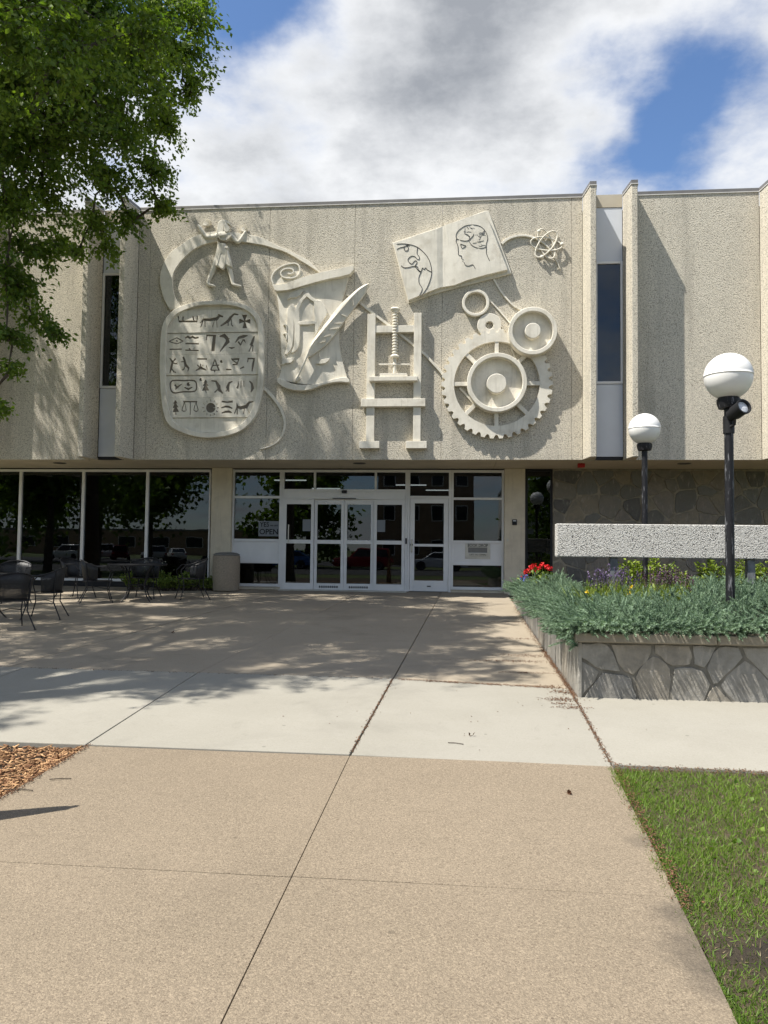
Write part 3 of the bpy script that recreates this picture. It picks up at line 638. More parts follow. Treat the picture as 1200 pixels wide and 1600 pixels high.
# right window with the book drop
x3 = XS(787); w = MB(); frame(w, x2, x3, .06, ZH, (.05, .05, .07, .06)); zr = [ZS(779.5, 745), ZS(846.7, 745), ZS(881.5, 745)]
for zc in zr: w.box(x2+.05, x3-.05, -.06, .04, zc-.028, zc+.028)
o = w.build('entrance_window', M['alu'], lib, bevel=.004)
pane(x2+.05, x3-.05, zr[0]+.028, ZH-.06, o); pane(x2+.05, x3-.05, zr[1]+.028, zr[0]-.028, o); pane(x2+.05, x3-.05, .13, zr[2]-.028, o)
MB().box(x2+.05, x3-.05, -.03, .01, zr[2]+.028, zr[1]-.028).build('infill_panel', M['alu'], o)
MB().box(x2, x3, -.04, .06, -.1, .057).build('window_curb', M['cast_tan'], lib)
bx0, bx1, bz0, bz1 = XS(727), XS(766), ZS(873, 746), ZS(849.5, 746); bc = (bx0+bx1)/2
bd = MB(); ox0, ox1, oz0, oz1 = bx0+.07, bx1-.07, bz0+.05, bz1-.09
bd.box(bx0, ox0, -.05, -.031, bz0, bz1).box(ox1, bx1, -.05, -.031, bz0, bz1).box(ox0, ox1, -.05, -.031, bz0, oz0).box(ox0, ox1, -.05, -.031, oz1, bz1)
bo = bd.build('book_drop', M['steel'], lib, bevel=.003); bo['label'] = 'small steel book drop hatch in white panel'
MB().add([(ox0, -.034, oz1), (ox1, -.034, oz1), (ox1, -.0312, oz0+.09), (ox0, -.0312, oz0+.09)], [(0, 1, 2, 3)]).build('hatch_recess', M['binlid'], bo)
MB().box(ox0, ox1, -.062, -.036, oz0+.002, oz0+.085).build('hatch_flap', M['steel'], bo, bevel=.004)
text_mesh('BOOK DROP', .10, bc, -.053, bz1-.045, M['ink'], 'book_drop_lettering', bo, (bx1-bx0)*.80)
text_mesh('LIFT TO OPEN', .05, bc, -.065, oz0+.042, M['ink'], 'flap_lettering', bo, (ox1-ox0)*.86)
# dark narrow window and the stone wall
xw0, xw1 = XS(820.5), XS(863)
w = MB(); q = frame(w, xw0, xw1, -.1, ZB-.01, .05, -.06, .05); o = w.build('narrow_window', M['dark'], lib); pane(*q, o)
sw = MB().box(xw1, BX1-.31, -.05, .25, -.4, ZB-.004).build('stone_wall', M['mortar'], lib)
stone_objs(flagstones(xw1+.01, 8.2, -.25, ZB-.03, .42, .32, .021, 11, .48), lambda u, v, h: (u, -.05-h, v), M['flag'], sw, 3, .008, .03)
# interior seen through the glass
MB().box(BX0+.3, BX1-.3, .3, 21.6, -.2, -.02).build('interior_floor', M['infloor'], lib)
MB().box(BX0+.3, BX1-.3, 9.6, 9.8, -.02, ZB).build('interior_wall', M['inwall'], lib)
for x, y in ((-4.7, 3), (-4.2, 6), (-1.4, 4.5), (-.6, 6.5), (-5.4, 7)):
    MB().box(x-.45, x+.45, y-.04, y+.04, ZB-.03, ZB-.004).build('ceiling_light', M['strip'], lib)
# things fixed to the building
p = at(804, 816, -.18); r_ = thing('card_reader', 'small black card reader box on the tan column beside the door', 'card reader', (p.x, -.18, p.z))
MB().box(p.x-.055, p.x+.055, -.215, -.181, p.z-.065, p.z+.065).build('case', M['dark'], r_, bevel=.01); MB().box(p.x-.035, p.x+.035, -.219, -.2155, p.z+.02, p.z+.045).build('screen', M['lens'], r_)
p = at(793, 844, -.18); tag(MB().box(p.x-.02, p.x+.02, -.190, -.1805, p.z-.03, p.z+.03).build('wall_switch', M['steel'], None, bevel=.004), 'tiny metal switch plate low on the tan column', 'switch')
p = at(908, 729, -1.2); al = thing('fire_alarm', 'red fire alarm horn under the soffit above the stone wall', 'fire alarm', (p.x, -1.2, ZB))
MB().box(p.x-.075, p.x+.075, -1.26, -1.14, ZB-.09, ZB-.001).build('case', M['redbox'], al, bevel=.012); MB().lathe([(.045, -.012), (.03, -.002)], (p.x, -1.262, ZB-.045), 14, 'Y').build('horn', M['redbox'], al)
p0, p1 = at(404, 814, -.03), at(435, 838, -.03)
sg = thing('open_sign', 'white YES we are OPEN card on the left entrance window', 'sign', ((p0.x+p1.x)/2, -.03, p1.z)); cx = (p0.x+p1.x)/2
MB().box(p0.x, p1.x+.02, -.026, -.018, p1.z, p0.z).build('card', M['paper'], sg)
h = p0.z-p1.z; wd = p1.x-p0.x
text_mesh('YES', h*.44, p0.x+wd*.30, -.028, p1.z+h*.76, M['ink'], 'lettering', sg, wd*.46); text_mesh('we are', h*.2, p0.x+wd*.77, -.028, p1.z+h*.72, M['ink'], 'lettering', sg, wd*.38)
text_mesh('OPEN', h*.5, p0.x+wd*.52, -.028, p1.z+h*.28, M['ink'], 'lettering', sg, wd*.92)

# ---------------------------------------------------------------- the cast concrete reliefs on the facade
C3, C4, C5, C6, C7, C8 = CR(230, 320, 6), CR(240, 460, 1200/220), CR(400, 390, 6), CR(540, 470, 20/3), CR(600, 320, 4), CR(670, 440, 1200/220)
def cr(f, pts, dep=0.): return [f(p, YP-dep) for p in pts]
u3, u4, u6, u7, u8 = 1/(6*73), 1/(5.4545*73), 1/(6.667*73), 1/(4*73), 1/(5.4545*73)   # metres per close-up unit
RG = 'cast concrete reliefs on the facade'
YW = YP-.001
def base_of(pts): return (sum(p[0] for p in pts)/len(pts), YP, min(p[1] for p in pts))
def poly_obj(name, pts, d0, d1, par, mat='cast', bev=.006, smooth=False): return MB().prism(pts, YP-d1, YP-d0).build(name, M[mat], par, smooth, bev)

# sweeping band from the tablet past the figure, the scroll and the press to the gear
out_l = [(215, 985), (165, 900), (135, 810), (118, 720), (130, 610), (165, 525), (230, 435), (320, 375), (400, 315), (500, 275), (620, 252), (740, 250), (850, 263), (960, 280), (1060, 305), (1130, 335), (1215, 378), (1338, 430), (1518, 527), (1650, 615)]
in_l = [(330, 968), (280, 900), (248, 830), (235, 730), (246, 640), (290, 560), (370, 470), (460, 402), (560, 362), (650, 345), (740, 338), (830, 340), (930, 350), (1020, 365), (1110, 382), (1190, 408), (1310, 448), (1486, 552), (1625, 640), (1500, 560)][:19]
fb = MB()
n_ = 19; ol, il = smooth_pts(cr(C3, out_l[:n_], .06), 3), smooth_pts(cr(C3, in_l, .06), 3); k = len(ol)
vs = [(p[0], y, p[1]) for y in (YP-.06, YW) for p in ol+il]; m = 2*k; fs = []
for i in range(k-1): fs += [(i, i+1, k+i+1, k+i), (m+i, m+k+i, m+k+i+1, m+i+1), (i, m+i, m+i+1, i+1), (k+i, k+i+1, m+k+i+1, m+k+i)]
fs += [(0, k, m+k, m), (k-1, m+k-1, m+2*k-1, 2*k-1)]; fb.add(vs, fs)
bnd = thing('relief_band', 'long curved concrete band sweeping from the tablet behind figure and scroll to the gear', 'relief', (-3, YP, 5), RG)
fb.build('band_section', M['cast'], bnd, True, .005)
tail = cr(C6, [(10, -70), (150, 22), (283, 128), (450, 253), (640, 405), (750, 497), (830, 560), (985, 730)], .05)+cr(C8, [(120, 788)], .05)
tm = MB(); band(tm, tail, [.05, .05, .052, .054, .05, .05, .05, .052, .06], YP-.055, YW); tm.build('band_section', M['cast'], bnd, False, .006)
tm = MB(); band(tm, cr(C8, [(262, 905), (320, 965), (385, 1040)], .05), .04, YP-.05, YW); tm.build('band_section', M['cast'], bnd, False, .005)

# striding figure in kilt and headdress
fo = C3((700, 770)); fig = thing('relief_figure', 'concrete relief of a striding figure in headdress and kilt with raised arms', 'relief', (fo[0], YP, fo[1]), RG)
def skin_body(name, J, E, par, mat, depth=.55, sub=2):
    me = bpy.data.meshes.new(name); o0 = root_loc(par); me.from_pydata([(j[0]-o0[0], j[1]-o0[1], j[2]-o0[2]) for j in J], E, [])
    o = bpy.data.objects.new(name, me); COL.objects.link(o); o.parent = par
    s = o.modifiers.new('skin', 'SKIN'); s.use_smooth_shade = True
    for i, j in enumerate(J): me.skin_vertices[0].data[i].radius = (j[3], j[3]*depth)
    me.skin_vertices[0].data[0].use_root = True
    b = o.modifiers.new('sub', 'SUBSURF'); b.levels = b.render_levels = sub; me.materials.append(mat); return o
def J3(x, y, r, dy=.05): q = C3((x, y)); return (q[0], YP-dy, q[1], r*u3)
J = [J3(712, 440, 46, .07), J3(712, 385, 40, .07), J3(722, 325, 58, .07), J3(728, 288, 48, .07), J3(735, 258, 24, .07), J3(740, 215, 36, .09),
     J3(655, 308, 26, .06), J3(562, 318, 24, .06), J3(522, 255, 20, .06), J3(490, 207, 17, .06), J3(494, 196, 12, .06),
     J3(800, 305, 28, .06), J3(832, 345, 26, .06), J3(862, 368, 23, .06), J3(895, 322, 18, .06), J3(925, 268, 14, .06), J3(933, 255, 12, .06),
     J3(682, 480, 38, .06), J3(645, 575, 32, .06), J3(612, 650, 25, .05), J3(578, 728, 17, .05), J3(575, 752, 18, .05), J3(610, 764, 15, .05), J3(650, 772, 8, .05),
     J3(742, 480, 38, .06), J3(768, 575, 32, .06), J3(790, 655, 26, .05), J3(806, 732, 17, .05), J3(812, 756, 18, .05), J3(850, 766, 15, .05), J3(892, 770, 8, .05)]
Ed = [(0, 1), (1, 2), (2, 3), (3, 4), (4, 5), (3, 6), (6, 7), (7, 8), (8, 9), (9, 10), (3, 11), (11, 12), (12, 13), (13, 14), (14, 15), (15, 16), (0, 17), (17, 18), (18, 19), (19, 20), (20, 21), (21, 22), (22, 23), (0, 24), (24, 25), (25, 26), (26, 27), (27, 28), (28, 29), (29, 30)]
skin_body('body', J, Ed, fig, M['cast'], 1.0)
poly_obj('headdress', smooth_pts(cr(C3, [(654, 270), (653, 235), (660, 190), (674, 157), (703, 143), (740, 145), (764, 160), (772, 182), (752, 178), (732, 183), (718, 200), (716, 240), (712, 262), (685, 268)], .15), 3, True), .03, .155, fig, bev=.014, smooth=True)
poly_obj('face', smooth_pts(cr(C3, [(725, 185), (752, 186), (766, 205), (770, 216), (782, 232), (771, 238), (772, 250), (760, 258), (740, 262), (722, 240)], .13), 2, True), .05, .165, fig, bev=.012, smooth=True)
colr = smooth_pts(cr(C3, [(655, 290), (690, 275), (740, 268), (790, 272), (775, 305), (740, 330), (710, 334), (680, 322)], .15), 3, True); cl_ = poly_obj('collar', colr, .05, .145, fig, bev=.008)
for a, b in (((700, 290), (672, 312)), ((712, 292), (694, 326)), ((728, 292), (718, 332)), ((744, 290), (744, 328)), ((757, 286), (768, 310))):
    g = MB(); band(g, cr(C3, [a, b], .15), .012, YP-.150, YP-.14); g.build('collar_ridge', M['cast'], cl_)
poly_obj('kilt', cr(C3, [(678, 400), (752, 396), (762, 450), (782, 520), (794, 588), (760, 575), (732, 560), (712, 606), (688, 598), (668, 575), (638, 574), (642, 490), (660, 430)], .14), .02, .14, fig, bev=.02)
poly_obj('belt', cr(C3, [(672, 392), (756, 386), (758, 408), (672, 412)], .15), .02, .152, fig, bev=.006)
for a, b in (((735, 420), (730, 560)), ((745, 440), (778, 560)), ((690, 430), (655, 560))):
    g = MB(); band(g, cr(C3, [a, b], .14), .014, YP-.148, YP-.12); g.build('kilt_fold', M['cast'], fig)
def sprig(root, tips, name='lotus_sprig'):
    g = MB()
    for i, t in enumerate(tips):
        mid = ((root[0]+t[0])/2+(t[1]-root[1])*.08, (root[1]+t[1])/2); a, b, c = cr(C3, [root, mid, t], .07)
        band(g, [a, b, c], [.010, .013, .005], YP-.06-.003*i, YP-.02+.001*i)
    return g.build(name, M['cast'], fig)
sprig((515, 192), [(545, 150), (565, 132), (582, 140), (594, 150), (600, 163), (600, 178), (590, 192)])
sprig((900, 250), [(852, 195), (868, 178), (885, 170), (905, 178), (918, 192), (935, 210), (940, 235), (858, 236)])
sprig((930, 268), [(948, 300), (962, 318), (968, 296), (940, 322), (955, 285)])

# hieroglyph tablet
outl = [(500, 55), (600, 54), (700, 65), (800, 100), (880, 160), (922, 250), (940, 400), (940, 600), (932, 780), (900, 950), (850, 1060), (760, 1150), (640, 1200), (500, 1220), (380, 1215), (250, 1180), (140, 1120), (90, 1030), (66, 900), (55, 750), (50, 600), (55, 430), (70, 280), (120, 180), (200, 115), (330, 70), (420, 57)]
inl = [(500, 88), (595, 86), (690, 98), (775, 128), (845, 180), (880, 262), (892, 400), (890, 600), (882, 775), (852, 935), (806, 1036), (732, 1115), (625, 1160), (500, 1180), (390, 1174), (275, 1142), (180, 1090), (135, 1012), (112, 890), (103, 750), (98, 600), (103, 430), (115, 295), (155, 210), (225, 150), (345, 104), (425, 90)]
tbo = C4((500, 1220)); tab = thing('hieroglyph_tablet', 'large rounded concrete tablet carved with five rows of hieroglyphs', 'relief', (tbo[0], YP, tbo[1]), RG)
O4, I4 = smooth_pts(cr(C4, outl, .13), 3, True), smooth_pts(cr(C4, inl, .13), 3, True)
MB().ring(O4, I4, YP-.135, YW).build('frame', M['cast'], tab, True, .008)
mid = [((a[0]*.4+b[0]*.6), (a[1]*.4+b[1]*.6)) for a, b in zip(O4, I4)]
poly_obj('back_plate', mid, .001, .035, tab, bev=0)
def row_poly(y0, y1):
    z0, z1 = C4((500, y1), YP-.09)[1], C4((500, y0), YP-.09)[1]; return clip(clip(mid, 0, 1, z1), 0, -1, -z0)
rows = [(132, 322, .085), (328, 507, .070), (509, 683, .076), (692, 876, .066), (878, 1047, .078), (1052, 1175, .055)]
W_ = 15
G1 = [[([(208, 182), (215, 230), (370, 230), (372, 182)], W_-3), ([(252, 188), (247, 230)], W_-4), ([(334, 186), (344, 230)], W_-4)],
      [([(395, 245), (425, 214), (480, 216), (540, 206), (562, 180), (592, 190)], [7, 18, 24, 26, 20, 12]), ([(548, 166), (562, 185)], 8), ([(424, 218), (400, 282)], 9), ([(436, 220), (438, 280)], 9), ([(520, 214), (503, 276)], 9), ([(532, 210), (544, 282)], 9)],
      [([(722, 172), (685, 167), (655, 195), (636, 225), (570, 270)], [10, 15, 22, 26, 10]), ([(634, 228), (636, 268)], 9), ([(660, 205), (664, 258), (678, 272)], 9)],
      [([(775, 172), (775, 228)], [44, 8]), ([(775, 228), (775, 288)], [8, 40]), ([(728, 228), (775, 229)], [42, 8]), ([(775, 227), (824, 228)], [8, 40])]]
G2 = [[([(130, 399), (165, 383), (197, 370), (228, 385), (250, 398), (226, 411), (197, 420), (165, 412), (132, 401)], 8), (circ((200, 395), 5, 8), 9), ([(135, 468), (240, 466)], 11)],
      [([(268, 372), (290, 360), (310, 372), (330, 360), (352, 372), (384, 366)], 15), ([(270, 418), (386, 421)], 12), ([(268, 475), (384, 478)], 10), ([(300, 458), (312, 474)], 11), ([(352, 456), (338, 474)], 11)],
      [([(450, 390), (453, 350), (517, 350), (504, 485)], [10, 12, 20, 28])],
      [([(562, 357), (600, 350), (622, 372), (632, 402), (600, 440), (566, 486)], [10, 30, 26, 30, 18, 9]), ([(622, 380), (648, 376)], [16, 6])], [([(640, 450), (665, 458), (692, 450)], [5, 15, 5])],
      [([(695, 412), (725, 370), (765, 358), (802, 350)], [6, 20, 26, 7]), ([(720, 400), (742, 435)], [14, 8]), ([(742, 430), (762, 385), (785, 412), (770, 382)], 9)],
      [([(858, 355), (846, 390), (832, 440)], [8, 22, 16]), ([(834, 436), (812, 488)], 9), ([(846, 430), (844, 487)], 9), ([(836, 400), (820, 432)], 7)]]
G3 = [[([(135, 540), (160, 575), (150, 620), (138, 672)], [8, 18, 22, 8]), ([(188, 545), (163, 578)], [14, 8]), ([(150, 622), (170, 660), (190, 664)], 9), ([(165, 585), (202, 592), (198, 574)], 8)],
      [([(250, 532), (262, 560), (270, 600), (298, 628), (292, 655)], [14, 18, 22, 14, 7]), ([(262, 570), (232, 575)], 8), ([(270, 602), (258, 638), (240, 645)], 9)],
      [([(370, 550), (455, 550)], 13), ([(360, 650), (400, 625), (450, 645)], [8, 22, 8]), ([(400, 628), (370, 600)], 9), ([(402, 625), (400, 590)], 9), ([(405, 625), (424, 600)], 9), ([(448, 605), (458, 642)], 8)],
      [([(486, 645), (522, 556), (556, 645), (486, 645)], 12), ([(500, 606), (560, 602)], 9), ([(520, 645), (518, 664)], 9)], [(circ((578, 571), 6, 8), 13)],
      [([(662, 552), (726, 550), (708, 598), (672, 598)], 12), ([(668, 556), (716, 592)], 8)], [([(616, 640), (664, 640)], 11)], [([(734, 634), (770, 618)], [7, 13])],
      [([(800, 578), (806, 546), (856, 546), (846, 600), (838, 656)], [9, 12, 12, 18, 9])]]
G4 = [[(smooth_pts([(140, 780), (160, 735), (260, 735), (345, 735), (366, 775), (350, 825), (250, 830), (165, 838)], 3, True)+[(140, 780)], 12)], [([(180, 768), (192, 785), (180, 806), (240, 764)], [16, 12, 14, 5])], [(circ((297, 765), 8, 8), 16), ([(262, 792), (296, 808), (330, 790)], [8, 16, 8])],
      [(circ((402, 725), 6, 8), 13)],
      [([(442, 728), (442, 752)], [4, 36]), ([(442, 750), (442, 780)], [14, 50]), ([(442, 778), (442, 820)], [20, 60]), ([(442, 818), (448, 838)], 8)],
      [([(492, 736), (530, 740), (555, 785), (560, 815), (590, 844)], [8, 14, 30, 24, 8]), ([(556, 800), (520, 836)], 10)],
      [([(672, 742), (645, 752), (630, 790), (640, 830)], [8, 16, 26, 14]), ([(632, 800), (615, 828)], 8)],
      [([(720, 738), (722, 770), (712, 802)], [4, 10, 18]), ([(745, 735), (744, 795)], 7), ([(768, 735), (770, 790)], 7)],
      [([(815, 736), (836, 760), (844, 800), (830, 834)], [8, 16, 22, 8])]]
G5 = [[([(184, 902), (184, 930)], [4, 38]), ([(184, 928), (186, 965)], [14, 50]), ([(186, 962), (188, 1002)], [18, 54]), ([(188, 1000), (190, 1026)], 8)],
      [([(250, 914), (372, 914)], 11), ([(312, 914), (312, 1026)], 8), ([(262, 916), (240, 988), (262, 1000), (278, 988), (262, 916)], 6), ([(360, 916), (342, 985), (360, 998), (380, 985), (360, 916)], 6), ([(240, 990), (258, 998), (276, 990)], [6, 15, 6]), ([(342, 988), (361, 998), (380, 988)], [6, 15, 6])],
      [(circ((486, 966), 20, 16)+[(506, 966)], 40)],
      [([(580, 912), (628, 918), (674, 912)], [14, 12, 18])], [([(576, 968), (612, 955), (640, 958), (672, 972)], [8, 16, 16, 8])], [([(578, 1012), (612, 1000), (640, 998), (666, 1008)], [8, 18, 20, 8])],
      [([(850, 912), (815, 920), (790, 955), (740, 968), (712, 955), (708, 925)], [8, 18, 28, 26, 16, 6]), ([(712, 955), (688, 1018)], 9), ([(712, 965), (712, 1024)], 9), ([(775, 965), (766, 1020)], 8), ([(790, 958), (822, 1022)], 11)]]
for a in range(12):
    t = 2*math.pi*a/12; G5[2].append(([(486+54*math.cos(t), 966+54*math.sin(t)), (486+70*math.cos(t), 966+70*math.sin(t))], [11, 6]))
for (y0, y1, dp), G in zip(rows, (G1, G2, G3, G4, G5, [])):
    row = poly_obj('register', row_poly(y0, y1), .0352, dp, tab, bev=0)
    cut = MB(); gl = []
    for g in G:
        m = MB()
        for i, (pts, w) in enumerate(g):
            f_ = lambda w: [x*u4*1.12 for x in w] if isinstance(w, list) else w*u4*1.12
            q = cr(C4, pts, dp)
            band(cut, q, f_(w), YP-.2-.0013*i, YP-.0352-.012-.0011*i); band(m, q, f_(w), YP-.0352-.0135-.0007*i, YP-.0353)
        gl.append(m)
    if not G: continue
    co_ = cut.build('cutter', M['groove'], None)
    b = row.modifiers.new('carve', 'BOOLEAN'); b.operation = 'DIFFERENCE'; b.object = co_; b.solver = 'EXACT'; b.use_self = True
    bpy.context.view_layer.update()
    me = bpy.data.meshes.new_from_object(row.evaluated_get(bpy.context.evaluated_depsgraph_get()))
    row.modifiers.clear()
    if len(me.polygons) > 8: row.data = me; me.materials.clear(); me.materials.append(M['cast'])
    bpy.data.objects.remove(co_)
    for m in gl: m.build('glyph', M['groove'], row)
# thin tail curling from the tablet
tl = smooth_pts(cr(C4, [(925, 790), (960, 815), (1020, 880), (1075, 960), (1108, 1040), (1118, 1110), (1100, 1190), (1060, 1250), (990, 1295), (905, 1318)], .04), 4)
tm = MB(); band(tm, tl, [(.075-.055*i/len(tl)) for i in range(len(tl))], YP-.05, YW); o = tm.build('relief_tendril', M['cast'], None, False, .006)
tag(o, 'thin concrete tendril curling down from the right edge of the tablet', 'relief', RG)

# scroll with blackletter initial
so_ = C5((500, 1300)); scr = thing('scroll_relief', 'concrete scroll with curled top corner and raised blackletter A', 'relief', (so_[0], YP, so_[1]), RG)
sheet = [(185, 378), (205, 480), (218, 600), (226, 720), (232, 880), (240, 1020), (240, 1110), (218, 1205), (330, 1250), (450, 1265), (560, 1255), (700, 1215), (800, 1198), (852, 1200), (835, 1130), (805, 1030), (782, 920), (778, 780), (785, 640), (802, 510), (832, 390), (868, 240), (700, 268), (500, 315), (300, 372)]
# the sheet bellies out of the wall: a grid between its left and right edges
Lf = [(185, 370), (205, 480), (218, 600), (226, 720), (232, 880), (240, 1020), (238, 1120), (214, 1212)]; Rf = [(872, 235), (836, 380), (802, 515), (786, 640), (778, 780), (783, 920), (806, 1035), (855, 1205)]
Ls, Rs = smooth_pts(Lf, 3), smooth_pts(Rf, 3); nv, nu = len(Ls), 14; vs, fs = [], []
for j in range(nv):
    for i in range(nu+1):
        t = i/nu; v = j/(nv-1); dep = .07+.035*math.sin(math.pi*t)-.02*t+.045*max(0, v-.75)*4*(.4+.6*(1-t))*.5
        sag = (55*math.sin(math.pi*t)*max(0, (v-.6)/.4)**2)-(0 if v > .3 else 0)
        x, z = C5((Ls[j][0]*(1-t)+Rs[j][0]*t, Ls[j][1]*(1-t)+Rs[j][1]*t+sag), YP-dep); vs.append((x, YP-dep, z))
nb = len(vs); vs += [(x, YW, z) for (x, y, z) in vs]
for j in range(nv-1):
    for i in range(nu): a = j*(nu+1)+i; fs.append((a, a+1, a+nu+2, a+nu+1))
rim = [i for i in range(nu+1)]+[j*(nu+1)+nu for j in range(1, nv)]+[(nv-1)*(nu+1)+i for i in range(nu-1, -1, -1)]+[j*(nu+1) for j in range(nv-2, 0, -1)]
fs += [(a, b, b+nb, a+nb) for a, b in zip(rim, rim[1:]+rim[:1])]
MB().add(vs, fs).build('sheet', M['cast'], scr, True)
poly_obj('top_fold', smooth_pts(cr(C5, [(148, 300), (175, 378), (230, 384), (310, 376), (420, 345), (560, 305), (700, 270), (882, 228), (912, 152), (780, 178), (640, 205), (520, 235), (430, 262), (350, 292), (270, 318), (200, 330), (165, 325)], .17), 2, True), .02, .175, scr, bev=.012)
poly_obj('bottom_fold', smooth_pts(cr(C5, [(214, 1200), (198, 1238), (250, 1285), (330, 1312), (420, 1322), (510, 1312), (620, 1270), (720, 1246), (800, 1240), (876, 1244), (852, 1197), (780, 1200), (690, 1222), (570, 1258), (450, 1268), (330, 1252)], .15), 2, True), .02, .15, scr, bev=.012)
curl = smooth_pts(cr(C5, [(148, 300), (142, 262), (165, 212), (215, 170), (290, 136), (360, 126), (400, 145), (414, 185), (440, 250), (350, 292), (270, 318), (200, 330), (165, 325)], .13), 3, True); poly_obj('curl_core', curl, .02, .135, scr, bev=.01, smooth=True)
sp = smooth_pts(cr(C5, [(160, 318), (146, 268), (170, 212), (225, 165), (300, 136), (370, 130), (405, 160), (408, 215), (375, 255), (310, 268), (250, 255), (232, 220), (255, 188), (305, 176), (345, 188), (350, 215), (322, 228), (298, 222)], .17), 4)
tm = MB(); band(tm, sp, .035, YP-.175, YP-.12); tm.build('curl_edge', M['cast'], scr, False, .008)
let = [[(290, 470), (318, 412), (370, 390), (440, 378), (415, 425), (370, 452), (325, 452)], [(292, 640), (300, 545), (345, 512), (366, 545), (356, 690), (350, 850), (325, 945), (268, 988), (296, 890), (288, 760)], [(358, 600), (392, 500), (440, 440), (468, 378), (500, 420), (448, 470), (405, 560), (412, 700), (410, 860), (385, 940), (330, 970), (356, 900), (362, 750)], [(544, 492), (612, 484), (668, 590), (640, 650), (598, 720), (560, 800), (552, 690)], [(470, 378), (520, 440), (560, 470), (615, 486), (545, 494), (492, 455), (456, 424)], [(410, 674), (552, 668), (553, 698), (410, 706)], [(238, 1082), (258, 1030), (300, 1020), (362, 1015), (330, 1062), (280, 1066)], [(594, 965), (604, 1022), (640, 1026), (692, 1020), (652, 1066), (560, 1070), (588, 1022)], [(252, 712), (270, 700), (292, 706), (292, 770), (282, 770), (280, 716)], [(252, 794), (270, 780), (292, 786), (292, 850), (280, 850), (280, 798)]]
for i, p in enumerate(let): poly_obj('letter_stroke', smooth_pts(cr(C5, p, .12), 2, True), .06, .128+.0015*i, scr, bev=.008)
# quill lying over the scroll
qo = C5((700, 800)); ql = thing('quill_relief', 'concrete quill pen laid diagonally across the scroll', 'relief', (qo[0], YP, qo[1]), RG)
spine = [(1060, 318), (1000, 352), (905, 432), (800, 545), (700, 670), (600, 790), (520, 905), (482, 1010)]
rt = [(1062, 322), (1015, 430), (955, 515), (862, 640), (778, 755), (690, 870), (590, 955), (488, 1014)]
lt = [(1058, 316), (985, 345), (885, 425), (780, 525), (685, 648), (590, 768), (510, 898), (478, 1006)]
def vane(name, A, B, da, db):
    B = [(a[0]+(b[0]-a[0])*.9, a[1]+(b[1]-a[1])*.9) for a, b in zip(A, B)] if B is rt else B
    P, Q = smooth_pts(A, 3), smooth_pts(B, 3); n = len(P); vs = []
    for p, q in zip(P, Q):
        a = C5(p, YP-da); b = C5(q, YP-db); vs += [(a[0], YP-da, a[1]), (b[0], YP-db, b[1]), (a[0], YP-.10, a[1]), (b[0], YP-.10, b[1])]
    fs = []
    for i in range(n-1):
        k = 4*i; fs += [(k, k+1, k+5, k+4), (k+2, k+6, k+7, k+3), (k, k+4, k+6, k+2), (k+1, k+3, k+7, k+5)]
    fs += [(0, 2, 3, 1), (4*n-4, 4*n-3, 4*n-1, 4*n-2)]
    return MB().add(vs, fs).build(name, M['cast'], ql)
vr = vane('vane', spine, rt, .205, .165); vane('vane', lt, spine, .18, .206)
for a, b in (((905, 440), (915, 520)), ((770, 590), (850, 630)), ((700, 690), (800, 690)), ((650, 750), (780, 735)), ((590, 830), (700, 800)), ((560, 880), (650, 860))):
    tm = MB(); q = cr(C5, [a, b], .19); band(tm, q, [.02, .008], YP-.197, YP-.15); tm.build('barb_groove', M['cast'], vr)
pts = smooth_pts([(985, 362), (905, 438), (800, 560), (690, 690), (600, 800), (520, 905), (450, 1065), (400, 1170), (368, 1228)], 3); tm = MB()
tm.tube([(C5(p, YP-.2)[0], YP-.2, C5(p, YP-.2)[1]) for p in pts], [.008+.016*min(1, i/14) for i in range(len(pts)-2)]+[.022, .009], 8); tm.build('shaft', M['cast'], ql, True)
poly_obj('nib', cr(C5, [(405, 1188), (362, 1200), (355, 1235), (372, 1240), (412, 1205)], .2), .09, .21, ql, bev=.008)

# printing press
po = C6((490, 1535)); prs = thing('printing_press_relief', 'concrete relief of an upright screw printing press', 'relief', (po[0], YP, po[1]), RG)
def rect6(name, x0, x1, y0, y1, d0, d1): 
    a, b = C6((x0, y0), YP-d1), C6((x1, y1), YP-d1); return MB().box(a[0], b[0], YP-d1, YP-d0, b[1], a[1]).build(name, M['cast'], prs, False, .006)
rect6('post', 228, 296, 135, 1459, .001, .14); rect6('post', 714, 780, 125, 1459, .001, .14)
rect6('head_beam', 297, 713, 260, 325, .001, .125); rect6('press_bed', 245, 748, 788, 830, .02, .24); rect6('cross_beam', 160, 830, 1020, 1098, .02, .19)
rect6('foot', 140, 350, 1461, 1535, .001, .19); rect6('foot', 628, 845, 1461, 1535, .001, .19); rect6('platen', 355, 640, 756, 786, .03, .2)
def z6(y): return C6((513, y), YP-.13)[1]
sx_ = C6((513, 400), YP-.13)[0]; scw = MB(); prof = []
r0 = 26*u6
prof += [(r0*.3, z6(752)), (r0*.72, z6(750)), (r0*.72, z6(592)), (r0*1.75, z6(588)), (r0*1.9, z6(575)), (r0*1.3, z6(560)), (r0*.8, z6(552))]
y = 548
while y > 120: prof += [(r0*.72, z6(y)), (r0*1.22, z6(y-8)), (r0*1.22, z6(y-16)), (r0*.72, z6(y-26))]; y -= 30
prof += [(r0*1.2, z6(112)), (r0*1.7, z6(98)), (r0*2.0, z6(84)), (r0*1.6, z6(70)), (r0*.4, z6(66))]
scw.lathe([(r, z) for r, z in prof], (sx_, YP-.09, 0), 18); scw.build('screw', M['cast'], prs, True)
a, b = C6((345, 664), YP-.12), C6((668, 664), YP-.12); MB().tube([(a[0], YP-.12, a[1]), (b[0], YP-.12, b[1])], .016, 10).build('lever', M['cast'], prs, True)

